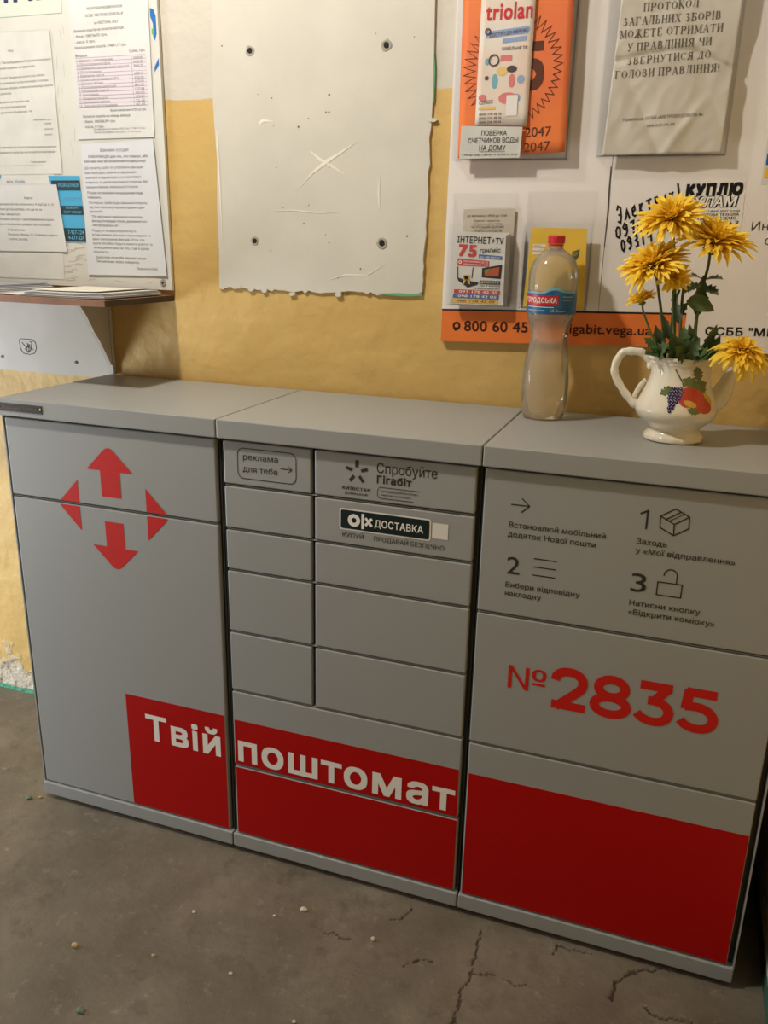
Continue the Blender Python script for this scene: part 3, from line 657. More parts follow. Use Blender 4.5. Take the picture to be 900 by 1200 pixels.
# conditioner notice
L = []
para(L, -0.505, 1.5190, ['Шановні сусіди!'], 0.01, 0.0065, cw=0.0052, bold=0.004)
para(L, -0.540, 1.5055, ['ІНФОРМАЦІЯ для тих, хто планує, або'], 0.01, 0.0056, cw=0.0047, bold=0.012); para(L, -0.552, 1.4955, ['вже має вже встановлений кондиціонер!'], 0.01, 0.0056, cw=0.0046, bold=0.012)
para(L, -0.552, 1.481, ['До початку робіт по утепленню фасадів,', 'Вам необхідно прийняти інформацію', 'зовнішні кондиціонери уже змонтовані', 'сторони, та дія встановленої сторони. Ма', 'паркани балкон зовнішньої сторони.'], 0.0105, 0.0052, cw=0.0043, slope=0.01)
para(L, -0.550, 1.4265, ['Позаяк встановлені кондиціонери буде', 'повішано.'], 0.0100, 0.0054, cw=0.0043, bold=0.012)
para(L, -0.548, 1.4045, ['По-перше: треба буде звільнити покупку', 'під зони монтажу окремих єдиних єдин', 'проектів.'], 0.0098, 0.0052, cw=0.0043)
para(L, -0.543, 1.3735, ['"По закінченні зовнішнього монтажу', 'фасаду попередні плани, домовився ост', '«Метробудівель-8»"'], 0.0098, 0.0052, cw=0.0042, bold=0.010)
para(L, -0.545, 1.3420, ['По-друге: кондиціонери можуть', 'встановлення для нього виконавцями і з', 'вами утеплюваних фасадів. Отож для', 'вузла потрібно будьте змінити роботи та', 'знову демонтажу на тих, її ще в руках', 'прокласти.'], 0.0098, 0.0052, cw=0.0043)
para(L, -0.540, 1.2805, ['Захистити прорубів першим часом', 'Письмовому через поведінку.'], 0.0095, 0.0054, cw=0.0046, bold=0.010); para(L, -0.425, 1.2570, ['Правління ОСББ'], 0.01, 0.0052, cw=0.0042)
pinned('typed_notice', ((-0.5580, 1.5360), (-0.3600, 1.5430), (-0.3420, 1.2450), (-0.5670, 1.2410)), YB - 0.0046, mat('bluish_paper', (212, 215, 220), 0.7, spec=0.2, var=0.02), 'long bluish-white typed notice hanging under the accounts page', 'notice', L, curl=0.003, seed=9)
# blue card
o, s = pinned('business_card', ((-0.6640, 1.4680), (-0.5730, 1.4670), (-0.5670, 1.3160), (-0.6250, 1.3150)), YB - 0.0008, mat('blue_card', (74, 170, 214), 0.5), 'bright blue flyer with dark bands half hidden behind papers', 'flyer', [])
g = G()
for (a, b, c, d) in ((-0.655, -0.572, 1.4350, 1.4570), (-0.640, -0.569, 1.3800, 1.4000), (-0.632, -0.567, 1.3190, 1.3490)): g.rect(a, b, c, d, YB - 0.0022)
g.obj('dark_bands', ink((50, 66, 74)), o)
g = G()
for (t, a, b, zz, h) in (('РОЗРАХУНКИ', -0.635, -0.577, 1.4420, 0.0080), ('ФІНАНСОВІ', -0.628, -0.575, 1.4125, 0.0080), ('РЕМОНТ', -0.618, -0.580, 1.3930, 0.0050), ('СТАРТ ЗАВЖДИ', -0.625, -0.574, 1.3830, 0.0050), ('7-927-224', -0.618, -0.572, 1.3350, 0.0090), ('4-877-224', -0.618, -0.572, 1.3225, 0.0090)): g.text(t, (a, zz), (b, zz), h, YB - 0.0028, bold=0.006)
g.obj('lettering', ink((112, 190, 222)), o, kind='stuff')
# tilted page low on the left
L = []
para(L, -0.740, 1.4145, ['Увага!'], 0.01, 0.0055, cw=0.0045, bold=0.006)
para(L, -0.845, 1.4000, ['співвласники які не сплатили у 9 під\'їзді (1-3)', 'звернутися до бухгалтера, хто ще не за', 'підключив, запишіться.', 'При собі мати паспорт з ідентифікаційним кодом', 'показання лічильників, довідку про субсидію.'], 0.0117, 0.0052, cw=0.0041)
para(L, -0.800, 1.3400, ['З правлінням.', 'Початок зібрань 10, 16 Велика адреса', 'суботи, Досвід'], 0.0110, 0.0050, cw=0.0042)
pinned('typed_notice', ((-0.9200, 1.4450), (-0.6390, 1.4480), (-0.6240, 1.2935), (-0.9300, 1.2900)), YB - 0.0040, PAPER, 'tilted white typed page overlapping the blue flyer', 'notice', L, curl=0.004, seed=14)
o, s = pinned('torn_sheet', ((-0.9300, 1.2960), (-0.6390, 1.2960), (-0.6420, 1.2270), (-0.9300, 1.2250)), YB - 0.0010, PAPER_OLD, 'torn blank sheet stuck just above the paper stack on the shelf', 'paper', [], seed=15)
o, s = pinned('torn_sheet', ((-0.9300, 1.4790), (-0.6460, 1.4720), (-0.6380, 1.4300), (-0.9300, 1.4300)), YB - 0.0008, PAPER_OLD, 'torn strip with a blue corner between the two left typed pages', 'paper', [('від Київ', (-0.790, 1.4520), (-0.735, 1.4520), 0.006, 0.0)], colr=ink((90, 120, 160)), seed=16)
G().flat([(-0.850, 1.472), (-0.805, 1.470), (-0.806, 1.462), (-0.850, 1.455)], YB - 0.0022).obj('print', ink((74, 150, 196)), o, label='blue corner')

# shelf and its back plate and bracket
wood = mat('worn_brown_shelf', (118, 84, 62), 0.45, spec=0.5, rgb2=(140, 96, 70), vscale=14, bump=0.1, bscale=80)
sh = thing('wall_shelf', (-1.0, WY, 1.187), 'brown wooden shelf board under the left notice board', 'shelf')
G().box(-1.75, -0.3362, 0.122, WY - 0.0005, 1.1870, 1.2005, 0.0008).obj('board', wood, sh)
G().box(-0.3361, -0.3345, 0.1225, WY - 0.0005, 1.1872, 1.2003).obj('end_shade_cap', mat('shaded_end_brown', (70, 56, 40), 0.8, var=0.1, vscale=60), sh, label='end of the board with its shade painted dark brown')  # thin added cap; its darker brown paints in the shade on the board's end
back_m = mat('white_board_grime', (196, 192, 182), 0.5, rgb2=(184, 180, 168), vscale=5)
sp = thing('shelf_support', (-1.0, WY, 0.988), 'off-white backing board and triangular bracket holding the wooden shelf', 'bracket')
G().prism([(-1.75, 0.989), (-0.590, 0.9885), (-0.545, 0.9925), (-0.5175, 0.9985), (-0.5175, 1.1866), (-1.75, 1.1866)], WY - 0.0100, WY - 0.0006).obj('back_plate', back_m, sp)
br_pts = [(0.266, 1.1863), (0.268, 1.176), (0.290, 1.150), (0.309, 1.120), (0.3125, 1.112), (0.330, 1.090), (0.3695, 1.0245), (0.3725, 1.0225), (0.3725, 1.1863)]
n = len(br_pts); v = [(xx, a, b) for xx in (-0.5320, -0.5200) for a, b in br_pts]
f = [tuple(range(n)), tuple(range(2 * n - 1, n - 1, -1))] + [(i, n + i, n + (i + 1) % n, (i + 1) % n)[::-1] for i in range(n)]
link('bracket_plate', v, f, back_m, sp)
YK = WY - 0.0100 - 0.0005
g = G()
g.line([(-0.805, 1.070), (-0.800, 1.073), (-0.765, 1.073), (-0.753, 1.066), (-0.752, 1.050), (-0.760, 1.038), (-0.775, 1.034), (-0.795, 1.036), (-0.804, 1.048)], 0.0016, YK, True)
for pts in ([(-0.797, 1.064), (-0.785, 1.052), (-0.775, 1.060), (-0.768, 1.054), (-0.765, 1.066), (-0.772, 1.068)], [(-0.785, 1.052), (-0.782, 1.040), (-0.772, 1.044), (-0.768, 1.052)], [(-0.790, 1.046), (-0.776, 1.056), (-0.770, 1.048), (-0.762, 1.048)], [(-0.780, 1.064), (-0.776, 1.048), (-0.779, 1.038)]): g.line(pts, 0.0018, YK)
g.obj('marker_doodle', ink((50, 48, 46)), sp)
for (xx, zz) in ((-0.8670, 1.0235), (-0.6300, 1.0230)): G().tube([(xx, YK + 0.001, zz), (xx, YK - 0.0014, zz)], [0.0044, 0.0036], 12).obj('screw', MATS['dark_screw'], sp)

# loose papers on the shelf
def shelf_paper(x0, x1, y0, y1, z0, m, label, lift=0.0, seed=0, group=None, rot=0.0, n=14, th=0.0012):
    cx, cy = (x0 + x1) / 2, (y0 + y1) / 2; v = []
    for s in (0, 1):
        for i in range(7):
            for j in range(n + 1):
                a = j / n; b = i / 6; x = x0 + (x1 - x0) * a; y = y0 + (y1 - y0) * b
                zz = z0 + lift * (max(0, a - 0.6) / 0.4) ** 2 + lift * 0.5 * math.sin(a * 5 + seed * 0.3) ** 2 * 0.4
                c_, s_ = math.cos(rot), math.sin(rot); X = cx + (x - cx) * c_ - (y - cy) * s_; Y = cy + (x - cx) * s_ + (y - cy) * c_
                v.append((X, Y, zz + s * th))
    K = 7 * (n + 1); f = []
    for i in range(6):
        for j in range(n):
            a = i * (n + 1) + j; f += [(a, a + n + 1, a + n + 2, a + 1), (K + a, K + a + 1, K + a + n + 2, K + a + n + 1)]
    ring = [j for j in range(n + 1)] + [i * (n + 1) + n for i in range(1, 7)] + [6 * (n + 1) + j for j in range(n - 1, -1, -1)] + [i * (n + 1) for i in range(5, 0, -1)]
    for i in range(len(ring)): a, b = ring[i], ring[(i + 1) % len(ring)]; f.append((a, b, K + b, K + a))
    o = link('loose_paper', v, f, m, loc=(cx, cy, z0)); tag(o, label, 'paper', group); return o
GP = 'sheets stacked on the shelf'
mg = mat('grey_newsprint', (158, 158, 162), 0.8, var=0.05); my = mat('cream_paper', (226, 222, 206), 0.7)
PL = ['lowest sheet of the right-hand paper stack, grey, flat on the shelf', 'second sheet from below in the right-hand stack, white', 'third sheet from below in the right-hand stack, grey', 'white sheet just under the cream one on the right-hand stack']
PM = ['lowest sheet of the thick left-hand paper stack, white', 'second sheet from below in the left-hand stack, grey', 'middle sheet of the left-hand stack, white', 'grey sheet just below the top one of the left-hand stack', 'topmost grey sheet of the thick left-hand stack']
for k in range(4): shelf_paper(-0.575 + 0.004 * k, -0.346 - 0.004 * k, 0.140 + 0.003 * k, 0.352, 1.2012 + 0.0028 * k, [mg, PAPER, mg, PAPER][k], PL[k], lift=0.0015, seed=k, group=GP, rot=-0.01, th=0.0018)
shelf_paper(-0.560, -0.385, 0.165, 0.350, 1.2135, my, 'cream sheet lying on top of the right-hand stack on the shelf', lift=0.0018, seed=4, rot=0.02)
for k in range(5): shelf_paper(-1.30, -0.650 - 0.008 * k, 0.145 + 0.004 * k, 0.356, 1.2012 + 0.0034 * k, [PAPER, mg, PAPER, mg, mg][k], PM[k], lift=0.001, seed=9 + k, group='sheets in the left shelf stack', rot=0.004, th=0.0024)
shelf_paper(-0.655, -0.585, 0.150, 0.300, 1.2012, PAPER, 'small curled white sheet lying between the two stacks on the shelf', lift=0.006, seed=20, rot=0.2)

# ------------------------------------------------------------------ right notice board
YR = 0.3715
rb = thing('notice_board', (0.75, WY, 1.135), 'long white notice board with brochure pockets and an orange footer strip', 'notice board')
G().prism([(0.3345, 1.1325), (0.6595, 1.1420), (0.6595, 2.10), (0.3420, 2.10)], YR, WY - 0.0003).obj('panel', BOARD, rb)
G().prism([(0.6605, 1.1420), (1.112, 1.1440), (1.112, 2.10), (0.6605, 2.10)], YR, WY - 0.0003).obj('panel', BOARD, rb)
g = G(); g.line([(0.6580, 1.478), (0.6590, 1.44), (0.6605, 1.40), (0.6600, 1.33)], [0.0014, 0.0034, 0.0034, 0.0016], YR - 0.0005); g.obj('seam', ink((92, 86, 80)), rb, label='dark joint between the two panels')
g = G(); g.prism([(0.3348, 1.1316), (0.8270, 1.1455), (0.8270, 1.2095), (0.3355, 1.1962)], YR - 0.0010, YR + 0.0002); g.obj('footer_strip', mat('orange_footer', (232, 122, 52), 0.5, var=0.03, vscale=10), rb, label='orange strip along the bottom')
g = G(); g.prism([(0.3357, 1.1958), (0.8270, 1.2090), (0.8270, 1.2125), (0.3357, 1.1990)], YR - 0.0014, YR); g.obj('footer_line', ink((40, 32, 28)), rb, label='thin black line above the orange strip')
YT = YR - 0.0016; sl = 0.0268
def zl(x): return 1.1548 + sl * (x - 0.362)
g = G(); g.text('800 60 45', (0.3860, zl(0.386)), (0.5215, zl(0.5215)), 0.0212, YT, bold=0.012); g.obj('lettering', ink((62, 34, 20)), rb)
g = G(); g.text('gigabit.vega.ua', (0.5925, zl(0.5925) + 0.001), (0.7670, zl(0.767) + 0.001), 0.0188, YT, bold=0.010)
g.obj('lettering', ink((62, 34, 20)), rb)
g = G(); ring(g, 0.3690, 1.1655, 0.0085, 0.0042, YT, 18); g.flat([(0.3615, 1.1600), (0.3660, 1.1545), (0.3720, 1.1570), (0.3700, 1.1625)], YT - 0.0002); g.obj('emblem', ink((42, 30, 22)), rb)
YW = YR - EPS
g = G(); g.text('ОСББ "МЕТРО', (0.8660, 1.1725), (1.0400, 1.1775), 0.0150, YW, bold=0.022); g.obj('lettering', ink((38, 36, 36)), rb, label='bold black line of text')
g = G(); g.text('Информация об', (0.9220, 1.3655), (1.108, 1.3700), 0.0150, YW); g.text('совместной', (0.9480, 1.3410), (1.080, 1.3440), 0.0150, YW); g.obj('lettering', ink((78, 74, 70)), rb)
# handwriting in marker
STROKES = {'Е': [[(0.7, 1.0), (0.2, 0.9), (0.15, 0.5), (0.2, 0.05), (0.75, 0.0)], [(0.2, 0.5), (0.6, 0.55)]],
 'Э': [[(0.1, 0.8), (0.3, 1.05), (0.6, 0.9), (0.6, 0.3), (0.3, -0.1), (0.0, 0.1)], [(0.2, 0.45), (0.6, 0.5)]],
 'л': [[(0.0, 0.0), (0.2, 0.1), (0.4, 0.7), (0.6, 0.05), (0.75, 0.1)]], 'е': [[(0.1, 0.3), (0.5, 0.45), (0.4, 0.7), (0.15, 0.55), (0.1, 0.15), (0.35, 0.0), (0.65, 0.15)]],
 'к': [[(0.15, 0.75), (0.1, 0.0)], [(0.55, 0.75), (0.15, 0.35), (0.6, 0.0)]], 'т': [[(0.0, 0.75), (0.75, 0.8)], [(0.4, 0.78), (0.3, 0.0)]],
 'р': [[(0.15, -0.35), (0.2, 0.75), (0.5, 0.75), (0.6, 0.45), (0.25, 0.3)]], 'и': [[(0.1, 0.7), (0.1, 0.05), (0.5, 0.7), (0.55, 0.0)]],
 '!': [[(0.3, 1.15), (0.3, 0.35)]], '0': [[(0.35, 0.95), (0.1, 0.7), (0.1, 0.2), (0.35, 0.0), (0.6, 0.3), (0.6, 0.75), (0.35, 0.95)]],
 '9': [[(0.6, 0.75), (0.35, 1.0), (0.1, 0.7), (0.35, 0.5), (0.6, 0.8), (0.55, 0.3), (0.3, 0.0), (0.1, 0.1)]], '7': [[(0.1, 0.9), (0.6, 1.0), (0.35, 0.0)], [(0.2, 0.5), (0.6, 0.5)]],
 '3': [[(0.1, 0.9), (0.45, 1.0), (0.5, 0.7), (0.25, 0.55), (0.55, 0.4), (0.5, 0.05), (0.1, 0.0)]], '1': [[(0.15, 0.7), (0.4, 1.0), (0.35, 0.0)]],
 '4': [[(0.15, 1.0), (0.15, 0.55), (0.55, 0.6)], [(0.55, 1.0), (0.5, 0.0)]], '5': [[(0.6, 1.0), (0.2, 0.95), (0.2, 0.6), (0.5, 0.5), (0.5, 0.1), (0.1, 0.0)]],
 "'": [[(0.3, 1.2), (0.2, 0.95)]], '-': [[(0.1, 0.45), (0.6, 0.5)]], ' ': []}
def scrawl(g, s, p0, p1, h, w, y):
    p0 = Vector(p0); d = Vector(p1) - p0; L_ = d.length; d /= L_; n = Vector((-d.y, d.x)); cw = L_ / len(s)
    for i, ch in enumerate(s):
        for st_ in STROKES[ch]:
            pts = []
            for (a, b) in st_:
                q = p0 + d * ((i + a * 0.98 + 0.18 * b) * cw) + n * (b * h) + Vector((random.uniform(-0.0006, 0.0006), random.uniform(-0.0006, 0.0006))); pts.append((q.x, q.y))
            sm = []
            for k in range(len(pts) - 1):
                sm.append(pts[k])
                if len(pts) > 2: sm.append(((pts[k][0] + pts[k + 1][0]) / 2, (pts[k][1] + pts[k + 1][1]) / 2))
            sm.append(pts[-1]); g.line(sm, w, y)
g = G(); random.seed(5)
scrawl(g, 'Электрик!', (0.681, 1.377), (0.800, 1.420), 0.0270, 0.0036, YW); scrawl(g, '0970945-3', (0.682, 1.3465), (0.798, 1.388), 0.0230, 0.0035, YW); scrawl(g, "09314'14-5", (0.694, 1.3235), (0.812, 1.365), 0.0220, 0.0035, YW)
g.obj('marker_writing', ink((34, 32, 32)), rb, label='black marker handwriting')
# small adverts stuck on the board
ad = sheet_mesh((0.7960, 1.4500), (0.9010, 1.4530), (0.9045, 1.3700), (0.7990, 1.3660), YW, th=0.0003, n=2).obj('advert_sticker', mat('sticker_paper', (230, 226, 220), 0.6), loc=(0.85, YW, 1.366)); tag(ad, 'small white advert sticker with heavy black capitals behind the flowers', 'sticker')
g = G(); g.text('КУПЛЮ', (0.7990, 1.4245), (0.8985, 1.4280), 0.0205, YW - 0.0005, bold=0.075, shear=0.08); g.text('ХЛАМ', (0.8120, 1.4040), (0.8935, 1.4065), 0.0195, YW - 0.0005, bold=0.075, shear=0.2)
g.text('ВИВІЗ СМІТТЯ, МЕБЛІ, БРУХТ ТА ІНШЕ', (0.812, 1.3965), (0.898, 1.3985), 0.0030, YW - 0.0005, bold=0.01); g.text('ПОБУТОВА ТЕХНІКА', (0.820, 1.3895), (0.897, 1.3915), 0.0045, YW - 0.0005, bold=0.01); g.text('МЕТАЛ, ВИВЕЗЕМО', (0.812, 1.3825), (0.893, 1.3845), 0.0050, YW - 0.0005, bold=0.02); g.text('093 093 16 2', (0.815, 1.3745), (0.899, 1.3770), 0.0058, YW - 0.0005, bold=0.02)
g.obj('lettering', BLACK, ad)
g = G(); g.text('ХЛАМ', (0.8142, 1.4053), (0.8913, 1.4078), 0.0168, YW - 0.0010, bold=0.018, shear=0.2); g.obj('lettering', WHITE_INK, ad, label='white fill of the outlined capitals')
sk = sheet_mesh((0.9270, 1.5600), (1.0200, 1.5620), (1.0200, 1.4480), (0.9270, 1.4450), YW, th=0.0003, n=2).obj('colour_sticker', mat('sticker_white', (214, 212, 208), 0.5), loc=(0.97, YW, 1.446)); tag(sk, 'white sticker with red, blue and yellow blocks at the right photo edge', 'sticker')
for (c, z0, z1) in (((200, 70, 60), 1.5050, 1.5170), ((46, 96, 168), 1.4780, 1.4980), ((236, 186, 60), 1.4560, 1.4740)): G().prism(rrect(0.9300, 1.0150, z0, z1, 0.0015), YW - 0.0006, YW - 0.0001).obj('colour_block', ink(c), sk)

# brochure pockets
def pocket(x0, x1, z0, zf, zb, d, label, lean=0.0):
    """clear holder: back plate up to zb, front plate up to zf, d deep"""
    t = thing('brochure_pocket', ((x0 + x1) / 2, YR, z0), label, 'brochure holder'); w = 0.0018; yf = YR - d
    G().box(x0, x1, YR - 0.0022, YR - 0.0004, z0, zb).obj('back_plate', CLEAR, t)
    G().box(x0, x1, yf, yf + w, z0, zf, 0.0004).obj('front_plate', CLEAR, t)
    G().box(x0 + w, x1 - w, yf + w, YR - 0.0022, z0, z0 + w).obj('bottom_plate', CLEAR, t)
    for a in (x0, x1 - w):
        pts = [(yf + w, z0), (YR - 0.0023, z0), (YR - 0.0023, zb), (yf + w, zf)]
        v = [(xx, p, q) for xx in (a, a + w) for p, q in pts]
        link('side_plate', v, [(3, 2, 1, 0), (4, 5, 6, 7), (0, 1, 5, 4), (1, 2, 6, 5), (2, 3, 7, 6), (3, 0, 4, 7)], CLEAR, t)
    return t
D1 = 0.036
pocket(0.3520, 0.5770, 1.4885, 1.80, 1.83, D1, 'large clear acrylic pocket holding the orange poster')
pocket(0.6300, 0.8600, 1.4920, 1.80, 1.83, D1, 'large clear acrylic pocket holding the crumpled white notice')
pocket(0.3500, 0.4830, 1.2090, 1.3710, 1.4300, 0.030, 'small clear acrylic pocket with the stacked white leaflets')
pocket(0.5030, 0.6380, 1.2090, 1.3740, 1.4330, 0.030, 'small clear acrylic pocket behind the bottle with a yellow leaflet')
# orange poster in the first pocket
YO = YR - D1 + 0.011
def so(x, z): return YO + 0.002 * noise.noise(Vector((x * 9, z * 6, 3))) - 0.0025 * max(0, (x - 0.54) / 0.03) * max(0, (1.53 - z) / 0.05)
ora = sheet_mesh((0.3560, 1.93), (0.5640, 1.93), (0.5720, 1.5020), (0.3620, 1.4925), so, n=16, m=20).obj('orange_poster', mat('orange_paper', (240, 128, 56), 0.55, rgb2=(232, 116, 62), vscale=5), loc=(0.46, YO, 1.4925), smooth=True); tag(ora, 'orange poster with a black zigzag burst in the large pocket', 'poster')
g = G(); n = 44; cx, cz = 0.462, 1.648
for ph in range(1):
    pts = []
    for k in range(2 * n):
        a = 2 * math.pi * k / (2 * n); r = (0.097 if k % 2 else 0.080) * (1 + 0.04 * math.sin(3.1 * k)); pts.append((cx + r * math.cos(a) * 0.96, cz + r * math.sin(a)))
    g.line(pts, 0.0020, off(so, 0.0006), True)
g.obj('zigzag_burst', ink((96, 52, 32)), ora); g = G()
g.text('75', (0.432, 1.610), (0.522, 1.612), 0.082, off(so, 0.0006), bold=0.03)
g.obj('lettering', ink((96, 52, 32)), ora, label='large dark numerals inside the burst'); g = G()
for i in range(2): g.text('2047', (0.4935, 1.5295 - i * 0.0265 - 0.0005 * i), (0.5430, 1.5310 - i * 0.0255), 0.0165, off(so, 0.0006), bold=-0.004)
g.obj('lettering', ink((96, 52, 32)), ora)
# long leaflet
YL_ = YR - D1 + 0.0065
def sl_(x, z): return YL_ + 0.0004 * math.sin((x - 0.39) * 60) - 0.0012 * max(0, (x - 0.485) / 0.012) * max(0, (1.57 - z) / 0.03)
lf = sheet_mesh((0.3960, 1.90), (0.4985, 1.90), (0.4965, 1.5480), (0.3945, 1.5500), sl_, n=10, m=14).obj('long_leaflet', mat('leaflet_cream', (232, 224, 212), 0.45, rgb2=(232, 208, 190), vscale=9), loc=(0.445, YL_, 1.548), smooth=True); tag(lf, 'tall narrow leaflet with a red heading in front of the orange poster', 'leaflet')
s6 = off(sl_, 0.0006)
G().text('triolan', (0.4055, 1.7315), (0.4940, 1.7315), 0.0285, s6, bold=0.022).obj('lettering', ink((206, 52, 60)), lf, label='red heading word')
g = G(); g.flat([(0.408, 1.7130), (0.488, 1.7190), (0.491, 1.7140), (0.487, 1.7060), (0.408, 1.7020)], s6); g.flat([(0.440, 1.7000), (0.486, 1.7030), (0.484, 1.6950), (0.440, 1.6920)], off(sl_, 0.0008)); g.disc(0.4790, 1.6300, 0.007, 0.007, s6); g.disc(0.4725, 1.5980, 0.008, 0.007, s6); g.obj('print', ink((150, 170, 206)), lf, label='pale blue bands and dots', kind='stuff')
g = G(); g.text('ДОСТУП ДО МЕРЕЖІ', (0.415, 1.7035), (0.487, 1.7090), 0.0060, off(sl_, 0.0012), bold=0.006); g.text('КАБЕЛЬНЕ ТВ', (0.440, 1.6800), (0.488, 1.6800), 0.0055, s6, bold=0.01); g.text('СЕРВІС', (0.401, 1.5880), (0.428, 1.5900), 0.0060, s6, bold=0.006)
for i in range(3): g.text('(044) 228 38 36', (0.402, 1.5690 - 0.0072 * i), (0.446, 1.5695 - 0.0072 * i), 0.0040, s6, bold=0.006)
ring(g, 0.4255, 1.6640, 0.0105, 0.0080, YL_ - 0.0012); g.disc(0.4610, 1.6480, 0.010, 0.006, s6); g.disc(0.4130, 1.6340, 0.004, 0.004, s6); ring(g, 0.4110, 1.7130, 0.0060, 0.0034, YL_ - 0.0014)
g.obj('lettering', ink((84, 72, 78)), lf, kind='stuff')
g = G(); g.flat(rrect(0.438, 0.460, 1.6620, 1.6720, 0.002), s6); g.disc(0.4070, 1.6000, 0.008, 0.006, s6); g.disc(0.4560, 1.5980, 0.018, 0.010, s6); g.disc(0.4620, 1.6280, 0.006, 0.012, s6); g.obj('print', ink((222, 128, 128)), lf, label='pink figures', kind='stuff')
g = G(); g.disc(0.4420, 1.6450, 0.010, 0.008, s6); g.rect(0.4000, 0.4330, 1.5790, 1.5840, s6); g.obj('print', ink((232, 196, 120)), lf, label='yellow figures', kind='stuff')
g = G(); g.disc(0.4290, 1.6280, 0.006, 0.013, s6); g.disc(0.4120, 1.6620, 0.004, 0.006, s6); g.obj('print', ink((120, 176, 190)), lf, label='teal figure')
G().flat(rrect(0.4540, 0.4760, 1.5670, 1.6030, 0.002), off(sl_, 0.0012)).obj('print', ink((236, 232, 226)), lf, label='drawn white phone')
# white card
YC = YR - D1 + 0.0040
cd = sheet_mesh((0.3680, 1.5510), (0.4890, 1.5470), (0.4870, 1.4925), (0.3665, 1.4915), YC, n=3).obj('white_card', PAPER_OLD, loc=(0.43, YC, 1.4915)); tag(cd, 'white card with three capital lines at the foot of the orange poster', 'card')
g = G(); g.text('ПОВЕРКА', (0.4090, 1.5330), (0.4590, 1.5325), 0.0085, YC - EPS, bold=0.006); g.text('СЧЕТЧИКОВ ВОДЫ', (0.3830, 1.5195), (0.4820, 1.5200), 0.0085, YC - EPS, bold=0.006); g.text('НА ДОМУ', (0.4060, 1.5060), (0.4580, 1.5055), 0.0090, YC - EPS, bold=0.006); g.line([(0.4060, 1.5040), (0.4580, 1.5035)], 0.0006, YC - EPS)
g.text('с 9:00 до 18:00, т. 099 414 14 14, 095 411 33 82', (0.3720, 1.4965), (0.4820, 1.4965), 0.0036, YC - EPS, bold=0.006); g.obj('lettering', ink((70, 66, 64)), cd)

# crumpled notice in the second pocket
YQ = YR - D1 + 0.0125
def crease(x, z):
    zc = 1.6560 + 0.010 * math.sin((x - 0.66) * 18) - 0.35 * max(0, x - 0.80); return math.exp(-((z - zc) / 0.0045) ** 2)
def sq(x, z):
    w = noise.noise(Vector((x * 11, z * 9, 1.7))) * 0.0035 + abs(noise.noise(Vector((x * 16 + z * 9, z * 5, 6.3)))) * -0.007 + abs(noise.noise(Vector((x * 30 - z * 14, z * 18, 2.1)))) * 0.0030
    w += 0.0055 * crease(x, z) - 0.0030 * math.exp(-(((z - 1.568) - (x - 0.80) * 1.5) / 0.014) ** 2) * max(0, min(1, (1.60 - z) / 0.03)); return YQ + max(-0.0085, min(0.007, w))
cr = sheet_mesh((0.6560, 1.90), (0.8560, 1.90), (0.8515, 1.4975), (0.6420, 1.4955), sq, n=60, m=110).obj('crumpled_notice', mat('crumpled_paper', (206, 199, 184), 0.36, spec=0.5, var=0.03, vscale=10), loc=(0.75, YQ, 1.4955), smooth=True); tag(cr, 'crumpled greyish notice with large serif capitals in the right pocket', 'notice')
def st_(x, z): return sq(x, z) - 0.0005
